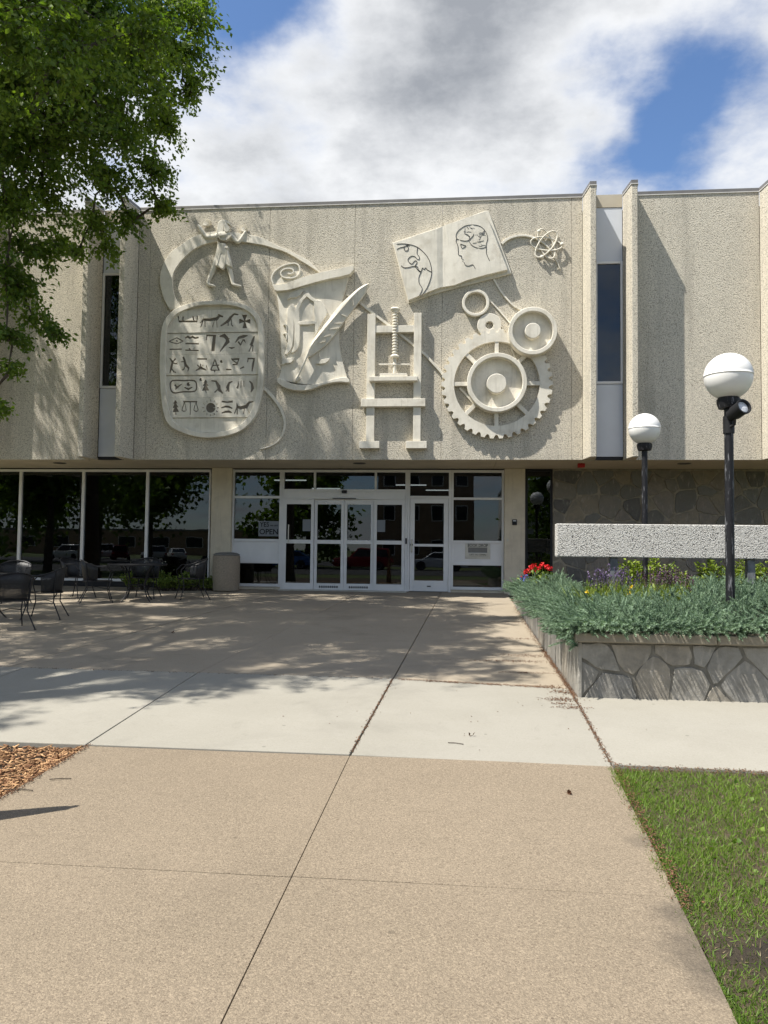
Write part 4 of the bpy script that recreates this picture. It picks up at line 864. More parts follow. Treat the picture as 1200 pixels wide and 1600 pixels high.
# open book
bo_ = C7((440, 510)); bk = thing('book_relief', 'open concrete book engraved with a globe and a head in profile', 'relief', (bo_[0], YP, bo_[1]), RG)
poly_obj('cover', cr(C7, [(52, 236), (340, 142), (640, 34), (656, 42), (798, 428), (640, 470), (440, 520), (300, 560), (152, 614)], .06), .001, .055, bk, bev=.008)
TOP = [(60, 240), (150, 210), (240, 178), (330, 150), (350, 142), (366, 134), (385, 126), (450, 105), (540, 72), (632, 42)]
BOT = [(152, 596), (215, 570), (275, 545), (335, 521), (352, 516), (368, 513), (440, 502), (520, 470), (640, 436), (772, 404)]
DEP = [.15, .16, .163, .160, .148, .136, .152, .168, .166, .155]
nv = 6; vs = []; fs = []; nu = len(TOP)
for j in range(nv+1):
    for i in range(nu):
        v = j/nv; x, z = C7((TOP[i][0]*(1-v)+BOT[i][0]*v, TOP[i][1]*(1-v)+BOT[i][1]*v), YP-DEP[i]); vs.append((x, YP-DEP[i], z))
nb = len(vs); vs += [(x, YP-.0555, z) for x, y, z in vs]
for j in range(nv):
    for i in range(nu-1): a = j*nu+i; fs.append((a, a+1, a+nu+1, a+nu))
rim = list(range(nu))+[j*nu+nu-1 for j in range(1, nv+1)]+[nv*nu+i for i in range(nu-2, -1, -1)]+[j*nu for j in range(nv-1, 0, -1)]
fs += [(a, b, b+nb, a+nb) for a, b in zip(rim, rim[1:]+rim[:1])]
MB().add(vs, fs).build('pages', M['cast'], bk, False)
for dz_ in (.075, .10, .125):           # page edges along the foot
    tm = MB(); P = [(BOT[i][0]+(2 if i < 5 else 4), BOT[i][1]+1) for i in (0, 2, 3)]; Q = [(BOT[i][0]+1, BOT[i][1]+2) for i in (6, 7, 8, 9)]
def dep_at(x, y):                       # depth of the page surface under a close-up point
    best = None
    for i in range(nu-1):
        v = min(1, max(0, (y-TOP[i][1])/(BOT[i][1]-TOP[i][1]))); xa = TOP[i][0]*(1-v)+BOT[i][0]*v; xb = TOP[i+1][0]*(1-v)+BOT[i+1][0]*v
        if xa <= x <= xb: t = (x-xa)/(xb-xa); return DEP[i]*(1-t)+DEP[i+1]*t
    return .16
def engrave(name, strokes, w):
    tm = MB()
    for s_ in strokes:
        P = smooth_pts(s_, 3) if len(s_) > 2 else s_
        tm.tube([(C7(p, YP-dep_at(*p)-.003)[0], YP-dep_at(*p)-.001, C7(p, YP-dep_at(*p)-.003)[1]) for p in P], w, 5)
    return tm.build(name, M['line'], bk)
engrave('globe_engraving', [[(78, 245), (130, 244), (195, 258), (245, 294), (282, 345), (298, 412), (290, 465), (268, 520), (236, 566)], [(80, 278), (100, 268), (125, 262), (148, 250)], [(125, 263), (130, 286), (148, 285), (152, 268), (142, 256), (160, 252)], [(210, 264), (206, 302), (220, 325), (218, 342), (206, 338), (195, 325), (175, 320), (155, 332), (150, 350), (172, 370), (190, 352), (203, 350), (205, 365), (194, 380), (210, 388), (214, 406), (232, 418)], [(108, 380), (122, 392), (150, 392), (190, 384), (212, 408), (230, 420), (240, 394), (250, 404), (260, 393), (270, 406), (296, 420)], [(232, 420), (218, 452), (220, 490), (238, 520), (233, 545), (220, 568)]], .0075)
engrave('head_engraving', [[(454, 212), (450, 228), (462, 258), (466, 312), (484, 318), (485, 335), (497, 343), (492, 352), (502, 362), (510, 378), (530, 382), (554, 374), (570, 398)], [(640, 262), (640, 300), (648, 325), (660, 350)], [(454, 212), (450, 190), (462, 164), (486, 144), (512, 130), (550, 125), (590, 130), (620, 148), (640, 178), (648, 212), (640, 240), (636, 262), (610, 271), (580, 268), (548, 252), (530, 224)], [(454, 212), (480, 222), (512, 226), (532, 218), (555, 195), (562, 180)], [(478, 245), (488, 272), (512, 256)], [(478, 245), (512, 256)]], .007)
rn = random.Random(5); sq = []
for k in range(22):
    a = rn.uniform(0, 6.28); r = math.sqrt(rn.random()); cx_, cy_ = 552+80*r*math.cos(a), 180+38*r*math.sin(a); t = rn.uniform(0, 6.28); L_ = rn.uniform(8, 15)
    sq.append([(cx_-L_*math.cos(t), cy_-L_*.8*math.sin(t)), (cx_+rn.uniform(-5, 5), cy_+rn.uniform(-5, 5)), (cx_+L_*math.cos(t), cy_+L_*.8*math.sin(t))])
for (cx_, cy_) in ((590, 235), (610, 222), (570, 240), (620, 250), (600, 255)): sq.append([(cx_-14, cy_+rn.uniform(-4, 4)), (cx_, cy_+rn.uniform(-6, 6)), (cx_+14, cy_+rn.uniform(-4, 4))])
engrave('brain_engraving', sq, .0045)
# tendrils from the book, the atom
tl = smooth_pts(cr(C7, [(735, 243), (775, 212), (830, 194), (890, 192), (950, 210), (1005, 244), (1045, 290), (1075, 342), (1102, 402)], .045), 4)
tm = MB(); band(tm, tl, [.06-.045*i/len(tl) for i in range(len(tl))], YP-.05, YW); tag(tm.build('relief_tendril', M['cast'], None, False, .006), 'tapering concrete tendril arching from the book through the atom', 'relief', RG)
tl = smooth_pts(cr(C7, [(684, 462), (730, 540), (772, 592), (815, 635), (868, 660)], .03), 4)
tm = MB(); band(tm, tl, .035, YP-.04, YW); tag(tm.build('relief_tendril', M['cast'], None, False, .005), 'thin concrete tendril curving from below the book down to the upper wheel', 'relief', RG)
ao = C7((1015, 245)); atm = thing('atom_relief', 'small concrete atom of three looping orbits at the upper right', 'relief', (ao[0], YP, ao[1]-.3), RG)
for i, (ang, ea, eb) in enumerate(((8, 98, 40), (68, 98, 42), (128, 98, 42))):
    t0 = math.radians(ang); P = []
    for k in range(36):
        t = 2*math.pi*k/36; x, y = ea*math.cos(t), eb*math.sin(t); q = C7((1015+x*math.cos(t0)-y*math.sin(t0), 245+x*math.sin(t0)+y*math.cos(t0)), YP-.06); P.append((q[0], YP-.055-.022*math.sin(2*t+i*2), q[1]))
    MB().tube(P, .016, 6, True).build('orbit', M['cast'], atm, True)
for p in ((968, 166), (1114, 246), (988, 325)): q = C7(p, YP-.07); MB().sphere((q[0], YP-.06, q[1]), .042, 14).build('electron', M['cast'], atm, 'full')

# gear train
gc = C8((578, 870), YP-.1); gO = C8((578, 1330)); gear = thing('gear_relief', 'large toothed concrete gear wheel with spokes and deep hub', 'relief', (gc[0], YP, gO[1]), RG)
R_ = 463*u8; NT_ = 38; GP = []
for k in range(NT_):
    b = 2*math.pi*k/NT_; w = 2*math.pi/NT_
    GP += [(R_, b-.20*w), (R_, b+.20*w)]
    for t in range(1, 6): 
        s_ = t/6; GP.append((R_-.080*math.sin(math.pi*s_)**.7, b+.20*w+.60*w*s_))
GO = [(gc[0]+r*math.cos(a), gc[1]+r*math.sin(a)) for r, a in GP]; GI = [(gc[0]+356*u8*math.cos(a), gc[1]+356*u8*math.sin(a)) for r, a in GP]
MB().ring(GO, GI, YP-.115, YW).build('toothed_ring', M['cast'], gear, False)
for k in range(8):
    a = k*math.pi/4; m = MB(); p, q = 240*u8, 360*u8; band(m, [(gc[0]+p*math.cos(a), gc[1]+p*math.sin(a)), (gc[0]+q*math.cos(a), gc[1]+q*math.sin(a))], 34*u8, YP-.105, YP-.02); m.build('spoke', M['cast'], gear, False, .006)
MB().ring(circ(gc, 248*u8, 56), circ(gc, 212*u8, 56), YP-.25, YW).build('wheel_rim', M['cast'], gear, True, .010)
MB().prism(circ(gc, 213*u8, 48), YP-.085, YP-.002).build('wheel_dish', M['cast'], gear, True)
MB().prism(circ(C8((578, 868), YP-.25), 82*u8, 36), YP-.27, YP-.085).build('hub', M['cast'], gear, True, .012)
c = C8((887, 418), YP-.3); g2 = thing('wheel_relief', 'rimmed concrete wheel with hub overlapping the upper right of the gear', 'relief', (c[0], YP, c[1]-.5), RG)
MB().ring(circ(c, 200*u8, 48), circ(c, 164*u8, 48), YP-.30, YW).build('wheel_rim', M['cast'], g2, True, .010)
MB().prism(circ(c, 165*u8, 40), YP-.15, YP-.1).build('wheel_dish', M['cast'], g2, True); MB().prism(circ(c, 65*u8, 32), YP-.31, YP-.15).build('hub', M['cast'], g2, True, .012)
c = C8((517, 372), YP-.08); o = MB().ring(circ(c, 102*u8, 40), circ(c, 32*u8, 40), YP-.09, YW).build('disc_relief', M['cast'], None, True, .010); tag(o, 'flat concrete disc with a small hole between the ring and the gear', 'relief', RG)
c = C8((400, 180), YP-.1); o = MB().ring(circ(c, 115*u8, 44), circ(c, 90*u8, 44), YP-.11, YW).build('ring_relief', M['cast'], None, True, .010); tag(o, 'plain concrete ring under the lower edge of the book', 'relief', RG)
for pts in ([(508, 145), (600, 245), (692, 352)], [(608, 345), (650, 440)], [(700, 560), (752, 690)]):
    tm = MB(); band(tm, cr(C8, pts, .03), .03, YP-.035, YW); o = tm.build('relief_bar', M['cast'], None, False, .004)
    tag(o, {508: 'slim straight concrete bar running from ring to upper wheel', 608: 'short concrete bar beside the small disc', 700: 'short slanting concrete bar inside the gear ring'}[pts[0][0]], 'relief', RG)

# ---------------------------------------------------------------- planter
PX, PY0, PY1 = 1.12, -10.93, -2.45; PXR = 9.0
zc = at(898, 988, PY0).z; ZC = zc
pl_ = thing('stone_planter', 'long raised planter of grey flagstones with a concrete cap', 'planter', (3, PY0, zg(PY0)))
def zt_(y): return ZC-.085
MB().box(PX+.03, PXR, PY0+.03, PY0+.33, -.75, ZC-.088).build('front_wall', M['mortar2'], pl_)
lw = MB().box(PX+.03, PX+.33, PY0+.333, PY1, -.75, ZC-.088).build('left_wall', M['mortar2'], pl_)
fw = pl_.children[0] if pl_.children[0].name.startswith('front') else pl_.children[1]
stone_objs(flagstones(PX+.0, 5.6, zg(PY0)-.05, ZC-.09, .30, .25, .015, 12, .48), lambda u, v, h: (u, PY0+.03-h, v), M['flag2'], fw, 8, .004, .018)
MB().box(5.62, PXR-.01, PY0-.0, PY0+.029, -.7, ZC-.09).build('stone_facing', M['flag2'], fw)
# the plaza side: tall narrow slabs with raised joints
ycut = PY0+.0
k = 0
while ycut < PY1-.05:
    wv = random.uniform(.42, .95); y2 = min(PY1, ycut+wv); ztop = ZC-.09
    MB().add([(PX+random.uniform(-.008, .004), ycut+.008, -.7), (PX+.03, ycut+.008, -.7), (PX+.03, y2-.008, -.7), (PX+random.uniform(-.008, .004), y2-.008, -.7)]+[(PX+random.uniform(-.008, .004), ycut+.008, ztop), (PX+.03, ycut+.008, ztop), (PX+.03, y2-.008, ztop), (PX+random.uniform(-.008, .004), y2-.008, ztop)],
             [(0, 3, 2, 1), (4, 5, 6, 7), (0, 1, 5, 4), (1, 2, 6, 5), (2, 3, 7, 6), (3, 0, 4, 7)]).build('stone', M['flag2'], lw, False, .008)
    ycut = y2; k += 1
capx = [PX-.045, 2.35, 4.6, 6.9, PXR]
for a, b in zip(capx, capx[1:]): MB().box(a+.003, b-.003, PY0-.045, PY0+.36, ZC-.085, ZC+random.uniform(-.003, .003)).build('cap_slab', M['limecap'], pl_, bevel=.012)
cy = [PY0+.363, -8.2, -5.4, PY1]
for a, b in zip(cy, cy[1:]): MB().box(PX-.04, PX+.34, a+.003, b-.003, ZC-.085, ZC).build('cap_slab', M['limecap'], pl_, bevel=.012)
tag(MB().box(PX+.331, PXR, PY0+.331, PY1, -.7, ZC-.09).build('planter_soil', M['soil']), kind='structure')
def mound(x, y):                        # height of the planting above the soil
    e = min(1, max(0, (x-PX+.25)/.9))*min(1, max(0, (y-PY0+.25)/.8))
    return ZC-.06+e**.6*(.31+.06*math.sin(x*1.9+1)+.05*math.sin(y*1.3))
# juniper: feathery sprays over the mound
JT, JF = [(-.014, 0, 0), (.014, 0, 0), (0, .9, -.05)], [(0, 1, 2)]
for k in range(44):
    f_ = .08+.88*k/44; a = 2.4*k; rr = (.16 if k % 3 else .21)*(1-f_)**.55*(.55+.45*min(1, f_*4)); ax_ = lambda q: np.array((0, q, .10*q-.16*q*q)); u_ = np.array((math.cos(a), 0, math.sin(a))); w_ = np.array((-math.sin(a), .25, math.cos(a)))
    b0 = len(JT); p_ = ax_(f_); JT += [tuple(p_-w_*.020), tuple(p_+w_*.020), tuple(ax_(min(1.05, f_+.15))+u_*rr)]; JF.append((b0, b0+1, b0+2))
def hole(x, y): return ((x-2.15)/.80)**2+((y+8.35)/.62)**2
J_P, J_D, J_N, J_S, J_V = [], [], [], [], []
nJ = 0
for _ in range(13500):
    x = PX-.06+RNG.random()**1.2*4.5; y = PY0+.03+RNG.random()**1.7*8.2
    if hole(x, y) < 1.0 or (y > -8.2 and x > 2.6 and RNG.random() < .6) or (y > -6.6 and x > 2.0): continue
    edge = max(0, 1-(x-PX)/.6)*(1 if RNG.random() < .9 else .3); front = max(0, 1-(y-PY0)/.55)
    lump = math.sin(x*6.1+y*2.3+.8*math.sin(y*3))*math.sin(y*5.3-x*1.9+.7*math.sin(x*4))
    z = max(mound(x, y)-.02+.06*lump-RNG.random()*.15, ZC+.012+.05*RNG.random() if x > PX else -9)
    if x < PX-.03: z = ZC+.0+.05*RNG.random()
    d = np.array([-.15-.75*edge+RNG.normal()*.45, -.45-.6*front+RNG.normal()*.45, .62-.42*max(edge, front)+RNG.normal()*.22])
    if front > .85 and RNG.random() < .10: d = np.array([RNG.normal()*.3, -1, -.25])
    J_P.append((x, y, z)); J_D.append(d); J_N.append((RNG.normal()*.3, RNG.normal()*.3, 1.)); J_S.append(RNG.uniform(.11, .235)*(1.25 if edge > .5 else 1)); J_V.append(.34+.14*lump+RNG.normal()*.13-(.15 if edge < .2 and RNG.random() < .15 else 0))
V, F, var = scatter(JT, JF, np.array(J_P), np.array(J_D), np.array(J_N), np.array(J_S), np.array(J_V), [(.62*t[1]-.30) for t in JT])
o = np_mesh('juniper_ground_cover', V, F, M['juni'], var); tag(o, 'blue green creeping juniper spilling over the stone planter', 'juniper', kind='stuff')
# bulk under the sprays so the soil stays hidden
bm_ = MB(); gx = [PX+.12+.22*i for i in range(26)]; gy = [PY0+.12+.22*j for j in range(26)]
for i in range(len(gx)-1):
    for j in range(len(gy)-1):
        c = (gx[i]+.11, gy[j]+.11)
        if hole(*c) < 1.1 or (c[1] > -8.2 and c[0] > 2.6) : continue
        bm_.add([(x, y, mound(x, y)-.22+.04*math.sin(x*9)*math.sin(y*8)) for x, y in ((gx[i], gy[j]), (gx[i+1], gy[j]), (gx[i+1], gy[j+1]), (gx[i], gy[j+1]))], [(0, 1, 2, 3)])

LEAF = [(0, 0, 0), (-.5, .42, .10), (0, 1, -.04), (.5, .42, .10)]; LEAFF = [(0, 1, 2), (0, 2, 3)]
BLADE = [(-.5, 0, 0), (.5, 0, 0), (-.36, .45, .04), (.36, .45, .04), (0, 1, .22)]; BLADEF = [(0, 1, 3), (0, 3, 2), (2, 3, 4)]
def leafy(name, mat, P, D, L, Wd, var, par=None):
    n = len(P); Nn = rdir(n, .6); sc = np.stack([L*Wd, L, L], 1)
    return np_mesh(name, *scatter(LEAF, LEAFF, P, D, Nn, sc, var)[:2], mat, np.repeat(np.clip(var, 0, 1), 4), par)
def shrub(name, label, cat, x, y, z0, h, r, nst, nl, leaf, mat, group=None, stem='bark'):
    t = thing(name, label, cat, (x, y, z0), group); st = MB(); P, D = [], []
    for k in range(nst):
        a = RNG.random()*6.28; rr = r*math.sqrt(RNG.random()); hh = h*RNG.uniform(.7, 1.0)*(1-.25*rr/r)
        tip = Vector((x+rr*math.cos(a), y+rr*math.sin(a), z0+hh)); b = Vector((x+.25*rr*math.cos(a), y+.25*rr*math.sin(a), z0)); mid = b.lerp(tip, .5)+Vector((0, 0, .03))
        st.tube([b, mid, tip], [.006, .005, .002], 4)
        for q in range(nl):
            u = .2+.8*RNG.random(); p = b.lerp(mid, u*2) if u < .5 else mid.lerp(tip, u*2-1); P.append(p); aa = RNG.random()*6.28; D.append((math.cos(aa), math.sin(aa), .35+.6*RNG.random()))
    st.build('stem', M[stem], t); n = len(P)
    leafy('foliage', M[mat], np.array([tuple(p) for p in P]), np.array(D), RNG.uniform(.7, 1.2, n)*leaf, .45, RNG.random(n), t); return t
ZS_ = ZC+.0
for i, (px, Y, h, r, lab) in enumerate(((990, -5.6, .86, .30, 'bright green leafy shrub behind the concrete beam, left of the far lamp post'), (1022, -5.3, .84, .34, 'bright green leafy shrub just right of the far lamp post'), (1052, -5.2, .62, .26, 'low leafy shrub between the two bigger green shrubs under the beam'), (1112, -5.4, .86, .24, 'slender leafy shrub left of the near lamp post'), (1158, -5.3, .86, .32, 'yellow green shrub directly behind the near lamp post'), (1196, -5.4, .80, .34, 'yellow flowered shrub at the right end of the beam'))):
    p = at(px, 890, Y); shrub('leafy_shrub', lab, 'shrub', p.x, Y, ZC-.08, h, r, 46, 16, .075, 'shrub', 'green shrubs behind the concrete beam')
for i in range(5): shrub('leafy_shrub', ['low green shrub hidden under the beam, half in its shade', 'low green filler shrub beside the beam post', 'small shrub at the foot of the stone wall', 'spreading low shrub near the far lamp', 'low yellow green shrub along the stone wall'][i], 'shrub', (2.6, 3.1, 3.8, 4.4, 5.0)[i], -5.9+.3*(i % 2), ZC-.08, .55, .34, 36, 14, .065, 'shrub', 'green shrubs behind the concrete beam')
# daylily clumps and salvia
def clump(name, label, x, y, z, h, r, n, mat, group):
    P = np.stack([x+r*.5*RNG.normal(size=n), y+r*.5*RNG.normal(size=n), np.full(n, z)], 1); D = np.stack([P[:, 0]-x, P[:, 1]-y, np.full(n, r*1.3)], 1)+RNG.normal(size=(n, 3))*r*.4
    o_ = np.stack([np.full(n, .016), RNG.uniform(.6, 1.1, n)*h, RNG.uniform(.3, 1., n)*h*1.6], 1); Nn = np.stack([-(P[:, 0]-x), -(P[:, 1]-y), np.full(n, .05)-1.], 1)+RNG.normal(size=(n, 3))*.3
    V, F, v = scatter(BLADE, BLADEF, P, D, Nn, o_, RNG.random(n)); o = np_mesh(name, V, F, M[mat], v); return tag(o, label, 'daylily', group)
for i, (px, lab) in enumerate(((925, 'leftmost clump of strappy yellow green daylily leaves in the juniper'), (958, 'daylily clump under the left purple salvia'), (990, 'daylily clump between the two salvias, with a yellow bloom'), (1022, 'daylily clump under the right purple salvia'), (1058, 'rightmost daylily clump among the blue juniper'))):
    p = at(px, 930, -8.6+.1*(i % 2)); clump('daylily_clump', lab, p.x, -8.62+.12*(i % 2), ZC-.02, .48, .22, 190, 'strap', 'daylily clumps in the planter')
def salvia(label, x, y, mat, r):
    t = thing('salvia_plant', label, 'salvia', (x, y, ZC-.02), 'salvias in the planter'); st = MB(); P, D = [], []
    for k in range(64):
        a = RNG.random()*6.28; rr = r*math.sqrt(RNG.random()); b = Vector((x+.8*rr*math.cos(a), y+.7*rr*math.sin(a), ZC-.02)); tip = Vector((x+rr*1.1*math.cos(a), y+.8*rr*math.sin(a), ZC+.50+.12*RNG.random()-.12*rr/r)); st.tube([b, tip], [.003, .002], 3)
        for q in range(22):
            u = .62+.38*q/21; P.append(b.lerp(tip, u)); aa = RNG.random()*6.28; D.append((math.cos(aa)*.7, math.sin(aa)*.7, .9))
    st.build('stem', M['weed'], t); n = len(P); leafy('flower_spike', M[mat], np.array([tuple(p) for p in P]), np.array(D), RNG.uniform(.6, 1.2, n)*.024, .8, RNG.random(n), t)
    n = 350; aa = RNG.random(n)*6.28; rr = r*np.sqrt(RNG.random(n)); P = np.stack([x+rr*np.cos(aa), y+.8*rr*np.sin(aa), ZC+RNG.random(n)*.32], 1); leafy('foliage', M['weed'], P, rdir(n, .8), RNG.uniform(.05, .1, n), .4, RNG.random(n), t)
p = at(955, 905, -8.1); salvia('violet blue salvia in bloom at the left of the planter gap', p.x, -8.15, 'salvia', .33)
p = at(1038, 905, -8.1); salvia('dusky purple salvia with reddish spent spikes right of the violet one', p.x, -8.15, 'salvia2', .34)
for i, (px, py) in enumerate(((986, 918), (984, 928), (918, 926))):
    q = at(px, py, -8.9); n = 12; P = np.array([tuple(q)]*n); o = leafy('daylily_bloom', M['yellow'], P, rdir(n, .3), np.full(n, .038), .4, RNG.random(n)); tag(o, ('upper yellow daylily bloom left of the right salvia', 'lower yellow daylily bloom left of the right salvia', 'yellow daylily bloom at the left end of the clumps')[i], 'flower', 'yellow daylily blooms')
# red geraniums in a pot behind the left juniper
p = at(840, 893, -4.2); gz = ZC; t = thing('geranium_plant', 'red geraniums in bloom at the far left end of the planter', 'geranium', (p.x+.05, -4.2, gz-.1)); st = MB(); P = []; FP = []
t['label'] = 'red geraniums in bloom at the far left end of the planter'
for k in range(9):
    px, py = [(823, 893), (833, 884), (839, 889), (848, 883), (854, 886), (859, 888), (821, 898), (843, 886), (829, 889)][k]
    q = at(px, py, -4.2+RNG.uniform(-.15, .15)); st.tube([(p.x+.05, -4.2, gz-.05), tuple(q)], [.005, .004], 4)
    FP = np.array([np.array(q)+RNG.normal(size=3)*.020 for j in range(34)]); leafy('flower_head', M['red'], FP, rdir(34, .3), np.full(34, .034), .9, RNG.random(34), t)
    for j in range(10): P.append(np.array(q)*.5+np.array((p.x+.05, -4.2, gz))*.5+RNG.normal(size=3)*.08)
st.build('stem', M['weed'], t); n = len(P); leafy('foliage', M['weed'], np.array(P), rdir(n, .6), np.full(n, .075), .9, RNG.random(n), t)
q = at(819, 903, -4.4); n = 40; P = np.array([tuple(q)]*n)+RNG.normal(size=(n, 3))*.03; tag(leafy('lobelia_plant', M['blue'], P, rdir(n, .3), np.full(n, .035), .9, RNG.random(n)), 'small blue lobelia below the red geraniums', 'lobelia')
# ---------------------------------------------------------------- concrete beam on posts
YB = -8.0+.0
YB = -7.75
a, b0 = at(870, 818, YB), at(870, 870, YB); xr = PXR-.6
bmth = thing('concrete_bench_beam', 'long pebble finished concrete slab raised on grey posts behind juniper', 'concrete slab', (a.x+2, YB, ZC-.1))
MB().box(a.x, xr, YB, YB+.22, b0.z, a.z).build('beam', M['beam'], bmth, bevel=.012)
for px in (958.5, 1172.5):
    q = at(px, 890, YB+.09); MB().box(q.x-.05, q.x+.05, YB+.05, YB+.15, ZC-.2, b0.z-.001).build('post', M['postgrey'], bmth, bevel=.006)
MB().box(xr-.6, xr-.5, YB+.05, YB+.15, ZC-.2, b0.z-.001).build('post', M['postgrey'], bmth, bevel=.006)
# ---------------------------------------------------------------- globe lamps
def lamp(px, py, Y, R, label):
    c = at(px, py, Y); t = thing('globe_lamp', label, 'lamp', (c.x, Y, ZC-.1), 'globe lamps over the planter'); n = 40
    g = MB(); top = [(max(1e-4, R*math.cos(a)), R*math.sin(a)) for a in [math.radians(x) for x in range(2, 91, 6)]]; bot = [(max(.06, R*.985*math.cos(a)), R*math.sin(a)) for a in [math.radians(x) for x in range(-74, 2, 6)]]
    prof = bot+[(R*.985, R*.025), (R*1.012, R*.03)]+top[0:]
    prof = [(r, h) for r, h in prof]; g.lathe(prof, (c.x, Y, c.z), n, cap=False); g.build('globe', M['globe'], t, 'full')
    zb = c.z-R*.97; pr = .045
    MB().lathe([(pr*.9, -.11), (.10, -.10), (.118, -.045), (.118, -.005), (.09, .03)], (c.x, Y, zb), 24).build('collar', M['black'], t, True)
    MB().lathe([(pr, ZC-.12), (pr, zb-.10)], (c.x, Y, 0), 20).build('post', M['black'], t, True)
    return c, zb, pr
cn, zb, pr = lamp(1138, 588.5, -9.95, .245, 'nearer taller white globe lamp on a worn black post in front of beam')
cf, _, _ = lamp(1007, 670.5, -5.75, .248, 'farther white globe lamp on a black post rising behind the beam')
# floodlight clamped to the near post
fl = thing('floodlight', 'small black spotlight clamped below the near globe lamp', 'spotlight', (cn.x, -9.95, zb-.4))
MB().lathe([(.056, -.09), (.056, .09)], (cn.x, -9.95, at(1140, 664, -9.95).z), 18, cap=False).lathe([(.0575, .05), (.0575, .06)], (cn.x, -9.95, at(1140, 664, -9.95).z), 18, cap=False).build('clamp', M['dark'], fl, True)
hc = at(1154, 641, -10.1); ax = Vector((.30, -.80, .28)).normalized(); q = ax.to_track_quat('Z', 'Y').to_matrix()
def tilted(prof, n=22):
    m = MB(); m.lathe(prof, (0, 0, 0), n, cap=True); m.v = [tuple(Vector(hc)+q @ Vector(v)) for v in m.v]; return m
hd_ = tilted([(.05, -.13), (.062, -.12), (.066, -.06), (.074, -.055), (.076, .07), (.083, .072), (.083, .09), (.07, .09), (.066, .06)]).build('housing', M['dark'], fl, True)
tilted([(.064, .061), (.05, .066), (.001, .068)]).build('lens', M['lens'], fl, True)
k0 = at(1142, 668, -9.95); MB().tube([(cn.x, -10.0, k0.z+.0), (cn.x+.03, -10.03, k0.z+.02), tuple(Vector(hc)-ax*.06-Vector((0, 0, .06)))], .016, 8).build('bracket', M['dark'], fl, True)
# ---------------------------------------------------------------- litter bin
p = gr(353, 923); bx, by = p.x, p.y; bn = thing('litter_bin', 'round tan concrete litter bin with a domed lid beside the entrance', 'litter bin', (bx, by, zg(by))); z0 = zg(by)
MB().lathe([(.28, .0), (.30, .015), (.315, .2), (.315, .80), (.30, .82), (.26, .825)], (bx, by, z0), 36).build('bin_body', M['bin'], bn, True)
MB().lathe([(.29, .822), (.305, .83), (.305, .85), (.25, .875), (.14, .895), (.10, .895), (.09, .87)], (bx, by, z0), 36).build('lid', M['binlid'], bn, True)
# ---------------------------------------------------------------- patio furniture
def make_chair():
    t = thing('patio_chair', '', 'chair'); ir, ms = M['iron'], M['mesh']
    SH, R = .42, .29
    def hoop(a): return (R*1.08*math.cos(a), R*1.05*math.sin(a), .70+.13*max(0, math.sin(a))**1.3)       # back is +y
    A = [math.radians(x) for x in range(-38, 219, 12)]
    MB().tube([(hoop(A[0])[0]*.98, hoop(A[0])[1]-.10, .60)]+[hoop(a) for a in A]+[(hoop(A[-1])[0]*.98, hoop(A[-1])[1]-.10, .60)], .011, 7).build('arm_rail', ir, t, True)
    vs, fs = [], []; B = [math.radians(x) for x in range(0, 181, 12)]
    for a in B:
        h = hoop(a); lo = (R*.86*math.cos(a), R*.84*math.sin(a), SH+.005)
        for s_ in (0, .33, .66, 1): vs.append(tuple(lo[i]*(1-s_)+h[i]*s_ for i in range(3)))
    for i in range(len(B)-1):
        for j in range(3): k = 4*i+j; fs.append((k, k+1, k+5, k+4))
    o = MB().add(vs, fs).build('backrest', ms, t, 'full', fix=False); s = o.modifiers.new('solid', 'SOLIDIFY'); s.thickness = .002
    se = [(R*.93*math.cos(a), R*.9*math.sin(a) if math.sin(a) > 0 else R*1.0*math.sin(a)) for a in [2*math.pi*i/28 for i in range(28)]]
    vs = [(x, y, SH) for x, y in se]+[(0, 0, SH-.018)]; o = MB().add(vs, [(i, (i+1) % 28, 28) for i in range(28)]).build('seat', ms, t, fix=False); s = o.modifiers.new('solid', 'SOLIDIFY'); s.thickness = .002
    MB().tube([(x, y, SH) for x, y in se], .010, 6, True).build('seat_ring', ir, t, True)
    for sx_ in (-1, 1):
        MB().tube([(hoop(A[0])[0]*.98*sx_, hoop(A[0])[1]-.10, .60), (.25*sx_, -.24, SH-.01), (.225*sx_, -.215, .26), (.27*sx_, -.29, .0)], .010, 7).build('leg', ir, t, True)
        MB().tube([(hoop(math.radians(45))[0]*sx_, hoop(math.radians(45))[1], .78), (.20*sx_, .185, SH-.01), (.19*sx_, .18, .27), (.27*sx_, .31, .0)], .010, 7).build('leg', ir, t, True)
        for y_, x_ in ((-.29, .27), (.31, .27)): MB().lathe([(.02, .0), (.02, .008)], (x_*sx_, y_, 0), 10).build('foot_pad', ir, t)
        MB().tube([(.29*sx_, .08, .745), (.25*sx_, .07, SH)], .006, 6).build('back_stay', ir, t, True)
    MB().tube([(-.225, -.215, .26), (0, 0, .30), (.19, .18, .27)], .007, 6).build('brace', ir, t, True)
    return t
